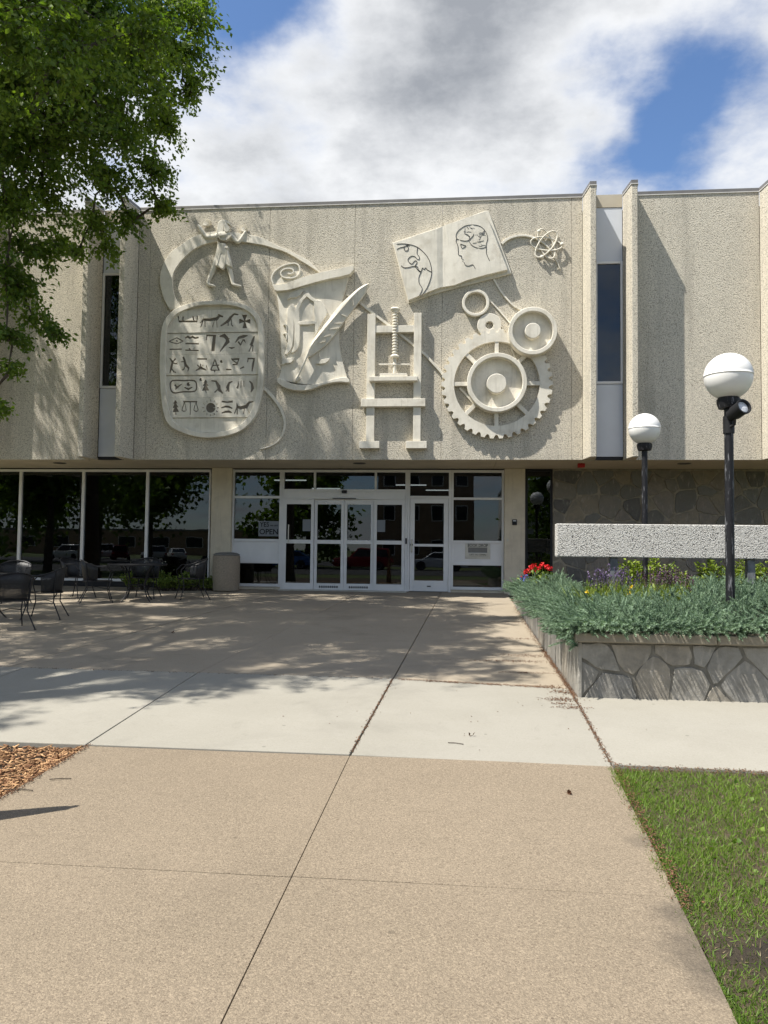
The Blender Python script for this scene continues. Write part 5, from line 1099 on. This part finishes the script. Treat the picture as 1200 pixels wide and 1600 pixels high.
def make_table(R):
    t = thing('patio_table', '', 'table'); ir = M['iron']
    MB().lathe([(R-.012, .715), (R, .72), (R, .742), (R-.012, .745)], (0, 0, 0), 40, cap=False).build('rim', ir, t, True)
    MB().lathe([(.03, .725), (R-.013, .727), (R-.013, .731), (.03, .729)], (0, 0, 0), 40, cap=False).build('table_top', M['mesh'], t)
    for k in range(4):
        a = math.pi/4+k*math.pi/2; c, s_ = math.cos(a), math.sin(a)
        MB().tube([(R*.72*c, R*.72*s_, .72), (R*.5*c, R*.5*s_, .55), (R*.34*c, R*.34*s_, .32), (R*.5*c, R*.5*s_, .10), (R*.66*c, R*.66*s_, .0)], .012, 7).build('leg', ir, t, True)
    MB().tube([(R*.34*math.cos(x), R*.34*math.sin(x), .32) for x in [2*math.pi*i/20 for i in range(20)]], .008, 6, True).build('brace_ring', ir, t, True)
    return t
tb0 = make_table(.575); ch0 = make_chair()
tb2 = gr(214, 939); tb1 = gr(-15, 968)
def put(o, x, y, rz, lab, grp): o.location = (x, y, zg(y)+.003); o.rotation_euler = (0, 0, rz); o['label'] = lab; o['group'] = grp; return o
put(tb0, tb2.x, tb2.y, .3, 'black iron mesh table under the middle lounge window', 'black iron patio tables'); put(copy_tree(tb0), tb1.x-.15, tb1.y, .1, 'black iron mesh table cut off at the left edge of the photo', 'black iron patio tables')
CG = 'black iron patio chairs'; used = [ch0]
def chair(px, py, toward, lab, dx=0):
    o = used.pop() if used else copy_tree(ch0); p = gr(px, py); rz = math.atan2(toward[1]-p.y, toward[0]-p.x)+math.pi/2    # front (-y) towards the table
    put(o, p.x, p.y, rz, lab, CG)
T2 = (tb2.x, tb2.y); T1 = (tb1.x-.15, tb1.y)
chair(70, 966, (tb1.x-.9, tb1.y-.1), 'nearest chair in full view, right of the table cut off by the photo')
chair(14, 983, T1, 'chair at the left photo edge nearest to the viewer')
chair(20, 945, T1, 'chair on the far side of the cut off table')
chair(118, 934, (T2[0]+.6, T2[1]-.1), 'chair nearest the white window post, left of the middle table')
chair(150, 941, T2, 'front left chair of the middle table, back turned to the viewer')
chair(226, 934, (T2[0]+.1, T2[1]-1), 'chair behind the middle table against the window')
chair(300, 936, T2, 'chair right of the middle table, beside the column')
# leafy weeds along the window
for i, (px, h, lab) in enumerate(((160, .45, 'leafy weed with pale blooms at the left of the window bed'), (180, .62, 'tallest sunlit leafy plant behind the middle table'), (205, .45, 'leafy plant under the middle table top'), (240, .34, 'low dark green plant right of the table'), (268, .50, 'bushy green plant behind the right hand chair'), (300, .32, 'low plant beside the column foot'), (222, .3, 'small leafy plant between the table legs'), (255, .3, 'small leafy plant left of the right hand chair'), (285, .34, 'small leafy plant close to the window corner'))):
    q = gr(px, 931); shrub('window_plant', lab, 'plant', q.x, -.85+.12*(i % 3), zg(-.5)-.02, h*1.1, .30, 44, 18, .075, 'weed', 'leafy plants along the lounge window')
q = gr(180, 931); n = 60; P = np.stack([q.x+RNG.normal(size=n)*.22, -.6+RNG.normal(size=n)*.12, .42+RNG.random(n)*.22], 1); tag(leafy('pale_blooms', M['white_f'], P, rdir(n, .5), np.full(n, .03), .8, RNG.random(n)), 'pale flower heads above the tallest plant by the window', 'flowers', kind='stuff')
# off to the left: an unseen, made-up obelisk shaped to cast the shadow on the walk
tp = gr(127, 1259); hO = 1.55; ob = Vector((tp.x-1.07/2.05*hO, tp.y-.54/2.05*hO, 0)); zo = zg(ob.y)-.03
og = thing('shadow_obelisk', 'made-up slim wooden obelisk out of view, put in for its shadow on the walk', 'obelisk', (ob.x, ob.y, zo))
hh = .20; MB().add([(ob.x-hh/2, ob.y-hh/2, zo), (ob.x+hh/2, ob.y-hh/2, zo), (ob.x+hh/2, ob.y+hh/2, zo), (ob.x-hh/2, ob.y+hh/2, zo)]+[(ob.x+a*.025, ob.y+b*.025, zo+hO-.09) for a, b in ((-1, -1), (1, -1), (1, 1), (-1, 1))], [(0, 3, 2, 1), (4, 5, 6, 7), (0, 1, 5, 4), (1, 2, 6, 5), (2, 3, 7, 6), (3, 0, 4, 7)]).build('shaft', M['wood'], og)
MB().tube([(ob.x+.03*math.cos(a)*.5, ob.y+.03*math.cos(a)*.8, zo+hO-.045+.038*math.sin(a)) for a in [2*math.pi*i/14 for i in range(14)]], .009, 6, True).build('finial', M['iron'], og, True)

# ---------------------------------------------------------------- lawn, mulch, litter
def inside_lawn(x, y): return (x > .99+(y+12.95)*.045) & (y < -13.03)
n = 95000; x = .9+RNG.random(n)**1.6*4.2; y = -12.99-RNG.random(n)*4.2
d = np.hypot(x-1.20, (y+15.2)*1.15)+RNG.normal(size=n)*.07+.10*np.sin(9*x+5*y)*np.sin(7*y-3*x); keep = inside_lawn(x, y) & (RNG.random(n) < np.clip((d-.10)/.30, .14, 1)); x, y = x[keep], y[keep]; n = len(x)
tuft = .5+.5*np.sin(x*7.3+np.sin(y*5)*2)*np.sin(y*6.1+x); far = np.clip((y+15.2)/2.2, 0, 1)
P = np.stack([x, y, S*y-.018], 1); D = rdir(n, 1.7); L = RNG.uniform(.020, .046, n)*(.7+.6*tuft)*(.85+.4*far); sc = np.stack([np.full(n, .0042), L, L*RNG.uniform(.5, 1.6, n)], 1)
V, F, v = scatter(BLADE, BLADEF, P, D, rdir(n, -.2), sc, .35+.3*tuft*RNG.random(n)+.35*far*RNG.random(n)+RNG.normal(size=n)*.14); tag(np_mesh('grass', V, F, M['grass'], v), 'green lawn grass thinning to bare soil beside the walkway', 'grass', kind='stuff')
n = 9000; x = .95+RNG.random(n)*2.8; y = -13.0-RNG.random(n)*3.6; d = np.hypot(x-1.15, y+15.1); k_ = inside_lawn(x, y) & (RNG.random(n) < np.clip(1.3-d*.55, .12, 1)); x, y = x[k_], y[k_]; n = len(x)
P = np.stack([x, y, S*y-.014], 1); L = RNG.uniform(.012, .04, n); V, F, v = scatter(BLADE, BLADEF, P, rdir(n, .9), rdir(n), np.stack([np.full(n, .0028), L, L], 1), RNG.random(n)); tag(np_mesh('dry_grass', V, F, M['drygrass'], v), 'dry straw coloured blades scattered in the lawn', 'dry grass', kind='stuff')
n = 160; x = 1.2+RNG.random(n)*1.6; y = -13.2-RNG.random(n)*2.6; P = np.stack([x, y, S*y-.005], 1); tag(leafy('clover', M['grass'], P, rdir(n, .3), np.full(n, .03), .95, RNG.random(n)), 'broad leaved clover growing in the lawn', 'clover', kind='stuff')
CH = [(a, b, c) for c in (0, .12) for b in (0, 1) for a in (-.12, .12)]; CHF = [(0, 1, 3), (0, 3, 2), (4, 6, 7), (4, 7, 5), (0, 4, 5), (0, 5, 1), (1, 5, 7), (1, 7, 3), (3, 7, 6), (3, 6, 2), (2, 6, 4), (2, 4, 0)]
n = 11000; x = -2.63-RNG.random(n)**1.6*3.2; y = -12.97-RNG.random(n)*2.4; P = np.stack([x, y, S*y-.026+RNG.random(n)*.014], 1); D = RNG.normal(size=(n, 3)); D[:, 2] *= .18; Nn = RNG.normal(size=(n, 3))*.5; Nn[:, 2] += 1
V, F, v = scatter(CH, CHF, P, D, Nn, np.stack([RNG.uniform(.02, .055, n), RNG.uniform(.012, .065, n), RNG.uniform(.02, .045, n)], 1), RNG.random(n)**1.4); tag(np_mesh('mulch_chips', V, F, M['chip'], v), 'orange brown wood chip mulch at the left of the walkway', 'mulch', kind='stuff')
LP = []
def litter_line(a, b, n, w): 
    for _ in range(int(n*1.3)): t = RNG.random(); LP.append((a[0]+(b[0]-a[0])*t+RNG.normal()*w, a[1]+(b[1]-a[1])*t+RNG.normal()*w))
litter_line((PX-.03, -10.9), (PX-.04, -8.2), 900, .018); litter_line((PX-.04, -8.2), (PX-.02, -3), 500, .025); litter_line((1.09, -10.6), (1.03, -12.9), 420, .010); litter_line((-.6, -10.33), (1.02, -10.55), 420, .018)
litter_line((1.05, -12.93), (.96, -14.9), 500, .022); litter_line((-2.6, -12.95), (-2.6, -14.2), 300, .015); litter_line((-.66, -10.35), (-.73, -12.9), 240, .008); litter_line((-4.6, -10.27), (-.7, -10.32), 160, .012); litter_line((1.1, -13.0), (3.5, -13.0), 700, .03)
for (cx_, cy_, rx, ry, n) in ((.93, -11.05, .09, .05, 240), (1.0, -10.72, .06, .05, 170), (.99, -11.35, .07, .03, 110), (.92, -11.22, .05, .02, 60), (.82, -10.48, .12, .03, 150), (.60, -9.1, .28, .04, 260), (.85, -8.7, .2, .06, 240), (.75, -9.8, .16, .02, 120), (.85, -7.3, .2, .05, 140), (.8, -5.5, .25, .06, 120), (.35, -10.45, .1, .02, 90), (-.1, -10.40, .1, .02, 90), (-1.2, -6, 1.5, 2.5, 60), (0, -11.8, .9, .7, 25)):
    for _ in range(n): LP.append((cx_+RNG.normal()*rx, cy_+RNG.normal()*ry))
LP = np.array(LP); n = len(LP); P = np.stack([LP[:, 0], LP[:, 1], np.where(LP[:, 1] > -20, S*LP[:, 1], -.63)+.004+RNG.random(n)*.006], 1); D = RNG.normal(size=(n, 3)); D[:, 2] *= .15
V, F, v = scatter(CH, CHF, P, D, np.tile([0, 0, 1.], (n, 1))+RNG.normal(size=(n, 3))*.3, np.stack([RNG.uniform(.015, .03, n), RNG.uniform(.005, .013, n), RNG.uniform(.01, .02, n)], 1), RNG.random(n)); tag(np_mesh('seed_litter', V, F, M['litter'], v), 'brown seed litter gathered along the paving joints', 'litter', kind='stuff')
for (px, py, lab) in ((272, 989, 'curled dry leaf on the shaded plaza, left of centre'), (736, 1151, 'small dry leaf on the pale sidewalk near the planter'), (892, 1241, 'small dark dry leaf on the tan walkway at right')):
    q = gr(px, py); n = 5; P = np.array([tuple(q)]*n)+RNG.normal(size=(n, 3))*.008; P[:, 2] = q.z+.006; tag(leafy('dry_leaf', M['litter'], P, rdir(n, .4), np.full(n, .035), .7, RNG.random(n)), lab, 'leaf', 'dry leaves on the paving')
for i, (px, py, ln, ang, lab) in enumerate(((28, 1236, .09, .1, 'thin twig lying at the walkway edge by the mulch'), (94, 1219, .07, .5, 'small twig on the tan walkway near the mulch'), (712, 1163, .06, -.4, 'little twig at the lower edge of the pale sidewalk'))):
    q = gr(px, py); tag(MB().tube([(q.x-ln*math.cos(ang), q.y-ln*math.sin(ang)*.5, q.z+.008), (q.x, q.y+.01, q.z+.008), (q.x+ln*math.cos(ang), q.y+ln*math.sin(ang)*.6, q.z+.007)], .003, 5).build('twig', M['bark']), lab, 'twig', 'fallen twigs')

# ---------------------------------------------------------------- the big elm at the left
def elm(first, bx_, by_, label, lean=(.2, .6)):
    _ = 0; z0 = zg(by_)-.05
    t = thing('elm_tree', label, 'tree', (bx_, by_, z0))
    tr = MB(); tr.tube([(bx_, by_, z0), (bx_+.05, by_+.1, z0+.5), (bx_+.1, by_+.25, z0+2.2), (bx_+.2, by_+.6, z0+4.2)], [.46, .34, .28, .25], 14); tr.build('trunk', M['bark'], t, True)
    clumps = []                          # (centre, radius, droop)
    def lobe(px, py, D, r, n):
        c = at(px, py, -18.3+D); clumps.append((np.array(c), r*1.08, int(n*1.75)))
    L_ = [(40, 40, 9.5, 1.0, 30), (150, 30, 10, 1.0, 30), (255, 25, 10.5, .75, 22), (285, 95, 11, .55, 16), (298, 145, 11.2, .42, 9), (215, 110, 10, .8, 24), (110, 120, 9.3, .9, 28), (20, 140, 9, .9, 26), (255, 200, 11.2, .45, 13), (180, 205, 10.4, .7, 20), (90, 225, 9.8, .8, 22), (10, 240, 9.2, .8, 22), (235, 275, 11.4, .45, 13), (250, 330, 11.5, .33, 9), (170, 290, 11, .5, 14), (205, 350, 11.6, .35, 9), (60, 310, 10, .7, 17), (10, 340, 9.5, .7, 18), (140, 355, 11, .40, 8), (165, 395, 11.3, .25, 5), (120, 400, 11, .22, 4), (85, 395, 10.6, .30, 6), (45, 400, 10, .45, 10), (5, 430, 9.6, .5, 12), (30, 465, 9.9, .38, 8), (55, 505, 10, .30, 6), (85, 528, 10.1, .22, 4), (10, 530, 9.7, .40, 9), (12, 585, 9.8, .28, 5), (-5, 640, 9.8, .2, 3), (300, 45, 11, .45, 9), (310, 10, 11, .45, 9), (225, 60, 8, .6, 14), (130, 75, 7.5, .7, 18), (40, 90, 7, .7, 18)]
    if first:
        for a in L_: lobe(*a)
    # the crown out of frame: an irregular ellipsoid shell, kept clear of the open sky over the walk
    rn = np.random.default_rng(21); k = 0
    while k < 190 and first:
        v = rn.normal(size=3); v /= np.linalg.norm(v); r = rn.random()**.45
        c = np.array((-6.6, -10.9, 10.6))+v*r*np.array((5.2, 6.6, 4.9)); D = c[1]+18.3
        ang = (c[2]-1.0)/max(.3, D)
        if D > 3.5 and ang < .80 and c[0] > -.315*D-.75: continue
        if c[2] < 5.4: continue
        lx_, ly_ = c[0]+.522*(c[2]+.3), c[1]+.263*(c[2]+.3)          # clumps whose shadow would land on sunlit paving are left out
        if lx_ > .1 or ly_ < -12.9 or (ly_ < -10.2 and lx_ > -2.1+(ly_+10.4)*.66) or (ly_ < -9 and lx_ > -.4): continue
        tw_ = max(0., (-1.9-c[1])/.54); zw_ = c[2]-2.05*tw_; xw_ = c[0]+1.07*tw_
        if 2.9 < zw_ < 8.6 and xw_ > -2.6: continue
        clumps.append((c, rn.uniform(.6, 1.0), int(rn.uniform(8, 17)))); k += 1
    k = 0
    while k < 220 and first:            # far side of the crown, added to shade the patio tables
        v = rn.normal(size=3); v /= np.linalg.norm(v); c = np.array((-11.0, -8.8, 9.3))+v*rn.random()**.4*np.array((4.6, 6.0, 4.0)); D = c[1]+18.3
        lx_, ly_ = c[0]+.522*(c[2]+.3), c[1]+.263*(c[2]+.3)
        if (D > 3.5 and c[0] > -.315*D-.75 and (c[2]-1)/D < .8) or c[2] < 4.6 or lx_ > -1.5 or ly_ < -12 or c[1] > -3.2: continue
        clumps.append((c, rn.uniform(.6, 1.0), int(rn.uniform(9, 17)))); k += 1
    k = 0
    while k < 110 and first:            # back of the crown, added to shade the paving near the doors
        v = rn.normal(size=3); v /= np.linalg.norm(v); c = np.array((-8.0, -6.4, 12.0))+v*rn.random()**.4*np.array((3.8, 3.0, 3.0)); D = c[1]+18.3
        lx_, ly_ = c[0]+.522*(c[2]+.3), c[1]+.263*(c[2]+.3); tw_ = (-1.9-c[1])/.54; zw_ = c[2]-2.05*tw_; xw_ = c[0]+1.07*tw_
        if (c[0] > -.315*D-.75 and (c[2]-1)/D < .86) or lx_ > .3 or lx_ < -8 or (2.9 < zw_ < 8.6 and xw_ > -3.2): continue
        clumps.append((c, rn.uniform(.6, .9), int(rn.uniform(8, 14)))); k += 1
    # one low bough above the frame, put in for its shadow on the plaza
    for (x_, y_, z_, r_, n_) in SECOND if not first else ((-4.4, -11.9, 8.9, .8, 16), (-5.2, -11.6, 8.4, .8, 16), (-4.2, -10.8, 8.5, .7, 14), (-4.9, -12.6, 9.6, .8, 14), (-4.6, -10.2, 9.2, .8, 14), (-4.0, -9.9, 8.4, .6, 10), (-6.0, -12.5, 8.2, .8, 14)): clumps.append((np.array((x_, y_, z_)), r_, n_))
    P, D, Lf, Va = [], [], [], []; tw = MB(); br = MB()
    hub = np.array((bx_+.2, by_+.6, z0+4.2))
    limbs = [np.array(q) for q in ((-11, -4.5, 7), (-10, -4.2, 9.5), (-9, -3.9, 11)) ] if not first else [np.array(q) for q in ((-8.5, -9.5, 9), (-6.2, -9.0, 9.5), (-5.2, -11.5, 9), (-8.8, -13, 10), (-6.5, -12, 11.5), (-5.6, -8.6, 6.8), (-7.6, -8.2, 6.2))]
    for q in limbs:
        m = hub*.45+q*.55+np.array((0, 0, .5)); br.tube([tuple(hub), tuple(m), tuple(q)], [.17, .10, .05], 8)
    order = sorted(clumps, key=lambda q: np.linalg.norm(q[0]-hub)); nodes = list(limbs)
    for i, (c, r, n) in enumerate(order):
        q = min(nodes, key=lambda l: np.linalg.norm(l-c)+(.0 if np.linalg.norm(l-hub) < np.linalg.norm(c-hub) else .6)); nodes.append(c)
        m = q*.5+c*.5+np.array((0, 0, .08+.12*np.linalg.norm(q-c)))+RNG.normal(size=3)*.06
        tw.tube([tuple(q), tuple(q*.75+m*.25+RNG.normal(size=3)*.02), tuple(m), tuple(c+np.array((0, 0, .1*r)))], [.028, .022, .016, .008], 5)
        shade = RNG.normal()*.16
        for j in range(n):
            s_ = c+rdir(1)[0]*r*.55*RNG.random()+np.array((0, 0, .1)); out = rdir(1)[0]; out[2] = out[2]*.35-.28; e = s_+out*r*RNG.uniform(.65, 1.1); md = (s_+e)/2+np.array((0, 0, .12*r))
            if j % 2 == 0: tw.tube([tuple(s_), tuple(md), tuple(e)], [.006, .004, .002], 3)
            nl = int(30+22*r)
            u = RNG.random(nl)[:, None]; pts = s_*(1-u)**2+2*md*u*(1-u)+e*u**2+RNG.normal(size=(nl, 3))*.05
            P.append(pts); d = RNG.normal(size=(nl, 3))*.8+out*.8; d[:, 2] -= .35; D.append(d); Lf.append(RNG.uniform(.05, .092, nl)); Va.append(.4+shade+RNG.normal(size=nl)*.2)
    br.build('branch', M['bark'], t, True); tag(tw.build('twig', M['bark'], t, fix=False), kind='stuff')
    P = np.concatenate(P); D = np.concatenate(D); L = np.concatenate(Lf); v = np.concatenate(Va); n = len(P); Nn = rdir(n, .9)
    V, F, _ = scatter(LEAF, LEAFF, P, D, Nn, np.stack([L*.62, L, L], 1), v); o = np_mesh('crown', V, F, M['leafA'], np.repeat(np.clip(v, 0, 1), 4), t); tag(o, kind='stuff')
    print('elm leaves', n)
SECOND = [(-7.2, -3.5, 9.75, .45, 7), (-6.6, -3.4, 9.2, .42, 6), (-5.95, -3.3, 8.6, .38, 5), (-6.9, -3.6, 10.6, .45, 6), (-7.8, -3.7, 12.4, .5, 7), (-6.35, -3.2, 9.9, .4, 6), (-7.6, -3.3, 11.0, .5, 7), (-9.9, -3.1, 9.3, .5, 8), (-9.6, -3.0, 8.2, .45, 7), (-9.9, -3.2, 11.6, .5, 8), (-10.2, -3.3, 12.6, .5, 7), (-8.3, -3.3, 8.6, .4, 6), (-7.9, -3.1, 7.6, .35, 5), (-8.9, -3.7, 13.6, .6, 7), (-8.4, -3.7, 12.4, .6, 7), (-8.0, -3.5, 11.3, .6, 7), (-7.5, -3.4, 10.3, .5, 7), (-7.0, -3.2, 9.4, .45, 6), (-9.3, -3.9, 11.8, .7, 6), (-9.8, -3.8, 10.6, .7, 7), (-10.5, -3.9, 9.6, .7, 8), (-9.0, -3.5, 8.9, .5, 5), (-10.3, -4.4, 12.2, .8, 8), (-11.4, -4.6, 10.6, .8, 8), (-12.2, -4.8, 9, .8, 8), (-11.2, -4.2, 7.8, .7, 8), (-9.7, -4.0, 7.2, .5, 5), (-12.6, -5.2, 11.5, .9, 9), (-11.3, -5.2, 13, .9, 9), (-10.6, -5.6, 8.4, .7, 8), (-12.6, -5.6, 7.4, .7, 8), (-9.7, -5.2, 10.6, .7, 7)]  # clumps placed so that their shade dapples the facade
elm(True, -7.2, -13.9, 'large leafy elm with drooping branches hanging in at the upper left')
elm(False, -11.6, -5.2, 'added smaller elm by the facade at far left, throwing dappled shade on the reliefs')  # trunk out of view; this tree is added for its dapples

# ---------------------------------------------------------------- across the street (seen mirrored in the glass)
def car_proto(kind, paint):
    t = thing('parked_car', '', 'car'); L, Wd, H = {'sedan': (4.6, .90, 1.42), 'suv': (4.6, .94, 1.68), 'pickup': (5.6, .97, 1.85)}[kind]; h = L/2
    low = [(-h, .45, .62, .80), (-h+.08, .28, .82, .86), (-h+.9, .24, .94 if kind != 'sedan' else .86, Wd), (0, .24, .98 if kind != 'sedan' else .92, Wd), (h-1., .24, 1.02 if kind != 'sedan' else .94, Wd), (h-.1, .28, .95, .88), (h, .45, .75, .82)]
    vs, fs = [], []
    for (x, zb, zt, w) in low:
        zm = (zb+zt)/2; vs += [(x, -w*.94, zb), (x, -w, zm), (x, -w*.93, zt), (x, w*.93, zt), (x, w, zm), (x, w*.94, zb)]
    for i in range(len(low)-1): fs += [(i*6+j, i*6+(j+1) % 6, i*6+6+(j+1) % 6, i*6+6+j) for j in range(6)]
    fs += [tuple(range(5, -1, -1)), tuple(range(len(low)*6-6, len(low)*6))]; bd_ = MB().add(vs, fs).build('body', paint, t, True, .03)
    zr = .90; cab = {'sedan': (-1.15, -.35, 1.15, 1.95), 'suv': (-1.0, -.3, 2.0, 2.2), 'pickup': (-.9, -.25, 1.0, 1.15)}[kind]
    a, b, c, e = cab; w0, w1 = Wd*.92, Wd*.72
    P8 = [(a, -w0, zr), (e, -w0, zr), (e, w0, zr), (a, w0, zr), (b, -w1, H), (c, -w1, H), (c, w1, H), (b, w1, H)]
    MB().add(P8, [(0, 3, 2, 1), (4, 5, 6, 7), (0, 1, 5, 4), (1, 2, 6, 5), (2, 3, 7, 6), (3, 0, 4, 7)]).build('cabin', paint, t, True, .05)
    for s_ in (-1, 1):
        def S_(x, f): return (x, s_*(w0+(w1-w0)*f+.012), zr+(H-zr)*f)
        xa, xb = a+(b-a)*.2+.12, a+(b-a)*.85+.12; m_ = (b+c)/2
        MB().add([S_(xa, .15), S_(m_-.04, .15), S_(m_-.04, .86), S_(xb, .86)]+[(p[0], p[1]-s_*.02, p[2]) for p in (S_(xa, .15), S_(m_-.04, .15), S_(m_-.04, .86), S_(xb, .86))], [(0, 1, 2, 3), (7, 6, 5, 4), (0, 4, 5, 1), (1, 5, 6, 2), (2, 6, 7, 3), (3, 7, 4, 0)]).build('side_window', M['carglass'], t)
        xc, xd = e+(c-e)*.2-.12, e+(c-e)*.85-.12
        MB().add([S_(m_+.04, .15), S_(xc, .15), S_(xd, .86), S_(m_+.04, .86)]+[(p[0], p[1]-s_*.02, p[2]) for p in (S_(m_+.04, .15), S_(xc, .15), S_(xd, .86), S_(m_+.04, .86))], [(0, 1, 2, 3), (7, 6, 5, 4), (0, 4, 5, 1), (1, 5, 6, 2), (2, 6, 7, 3), (3, 7, 4, 0)]).build('side_window', M['carglass'], t)
        MB().box(-h-.01, -h+.12, s_*.72-.15, s_*.72+.15, .60, .72).build('headlight', M['lens'], t, bevel=.02); MB().box(h-.1, h+.01, s_*.74-.1, s_*.74+.1, .70, .86).build('tail_light', M['redbox'], t, bevel=.02)
        for x in (-h+.95, h-.95):
            w = MB().lathe([(.22, -.10), (.33, -.10), (.345, -.05), (.345, .05), (.33, .10), (.22, .10)], (x, s_*(Wd-.08), .345), 22, 'Y').build('wheel', M['tyre'], t, True); MB().lathe([(.01, -.05), (.2, -.09), (.225, -.11), (.225, .11), (.2, .09), (.01, .05)], (x, s_*(Wd-.08), .345), 18, 'Y').build('rim', M['rim'], w, True)
    def F_(x, f, y_): return (x, y_*(w0+(w1-w0)*f)*.9, zr+(H-zr)*f)
    for (x0_, x1_, sg_, nm) in ((a, b, -1, 'windscreen'), (e, c, 1, 'rear_window')):
        q = [F_(x0_+(x1_-x0_)*f+sg_*.014, f, y_) for f, y_ in ((.12, -1), (.12, 1), (.9, 1), (.9, -1))]; MB().add(q+[(p[0]-sg_*.03, p[1], p[2]) for p in q], [(0, 1, 2, 3), (7, 6, 5, 4), (0, 4, 5, 1), (1, 5, 6, 2), (2, 6, 7, 3), (3, 7, 4, 0)]).build(nm, M['carglass'], t)
    if kind == 'pickup': MB().box(1.3, h-.12, -.75, .75, .80, .985).build('cargo_bed', M['dark'], t)
    return t
def paint(n, c): return m_plain(n, c, .22, .1, .02)
cars = [('suv', 'white_paint', (.75, .75, .74), -44.2, -66, .12, 'white sport utility car parked across the lot, leftmost in the window reflection'), ('pickup', 'white_truck_paint', (.72, .73, .75), -41.6, -70, 1.0, 'white pickup truck parked behind the white sport utility car'), ('sedan', 'navy_paint', (.02, .03, .07), -40.0, -63, 1.2, 'dark blue sedan parked beside the white pickup'), ('suv', 'maroon_paint', (.13, .015, .02), -38.3, -67, 1.2, 'dark maroon car in the middle of the parking row'), ('suv', 'silver_paint', (.5, .51, .52), -34.5, -67, .9, 'silver sport utility car in the parking row'), ('sedan', 'pearl_paint', (.68, .68, .66), -31.4, -66, 1.1, 'pearl white sedan at the right end of the parking row'), ('sedan', 'blue_paint', (.04, .12, .32), -13.5, -42.0, 0, 'bright blue sedan parked along the street'), ('suv', 'red_paint', (.22, .015, .02), -7.4, -42.0, 0, 'dark red car parked along the street'), ('sedan', 'white_sedan_paint', (.6, .61, .63), -1.5, -42.0, 0, 'silver white sedan parked opposite the entrance')]
for (kd, pn, pc, x, y, rz, lab) in cars:
    c = car_proto(kd, paint(pn, pc)); c.location = (x, y, -.685 if y < -20 else 0); c.rotation_euler = (0, 0, rz); c['label'] = lab; c['group'] = 'cars parked across the street'
def far_tree(x, y, h, r, label, nl, seed):
    z0 = -.72; t = thing('street_tree', label, 'tree', (x, y, z0), 'trees across the street'); rn = np.random.default_rng(seed)
    MB().tube([(x, y, z0), (x+.1, y, z0+h*.3), (x, y+.1, z0+h*.62)], [.3, .2, .1], 9).build('trunk', M['bark'], t, True)
    cl = [np.array((x, y, z0+h*.63))+rn.normal(size=3)*np.array((r*.5, r*.5, h*.19)) for _ in range(34)]; P = np.concatenate([c+rn.normal(size=(nl//34, 3))*r*.2 for c in cl]); n = len(P)
    v = rn.random(n)*.6; L = np.full(n, .5); V, F, _ = scatter(LEAF, LEAFF, P, rdir(n, -.2), rdir(n, .8), np.stack([L*.75, L, L], 1), v); tag(np_mesh('crown', V, F, M['leafA'], np.repeat(v, 4), t), kind='stuff')
for i, (x, y, h, r, lab) in enumerate(((-45, -50, 13, 6.0, 'leafy street tree farthest left across the road'), (-36.2, -57, 13, 6., 'tall street tree before the parking row'), (-28, -50, 12, 5.5, 'street tree by the middle of the parking row'), (-13, -48, 9, 3.2, 'smaller street tree left of the white building'), (-25, -27, 11, 4.5, 'broad tree on the near verge of the street'), (10, -50, 11, 4, 'street tree right of the tan building'), (-58, -60, 13, 5, 'far tree beyond the parking lot'))): far_tree(x, y, h, r, lab, 6000, 50+i)
def block(x0, x1, y0, y1, h, mat, label, nx, nz):
    t = thing('office_building', label, 'building', ((x0+x1)/2, y1, -.7), 'buildings across the street'); MB().box(x0, x1, y0, y1, -.72, h).build('wall', M[mat], t, bevel=.03); MB().box(x0-.1, x1+.1, y0-.1, y1+.1, h+.002, h+.35).build('parapet', M['coping'], t, bevel=.03)
    for i in range(nx):
        for j in range(nz):
            a = x0+(x1-x0)*(i+.25)/nx; b = x0+(x1-x0)*(i+.75)/nx; c = -.7+(h+.7)*(j+.3)/nz; d_ = -.7+(h+.7)*(j+.75)/nz
            w = MB().box(a, b, y1+.002, y1+.06, c, d_).build('window', M['alu'], t); MB().box(a+.08, b-.08, y1+.0605, y1+.075, c+.08, d_-.08).build('pane', M['carglass'], w)
block(-95, -38, -150, -118, 3.6, 'tan_b', 'low tan brick building behind the parking lot', 9, 1); block(-8, 1.5, -78, -58, 9.5, 'tan_b', 'tan brick block opposite the library entrance', 4, 3); block(5, 40, -80, -60, 7.6, 'white_b', 'long white flat roofed building across the street', 8, 2)
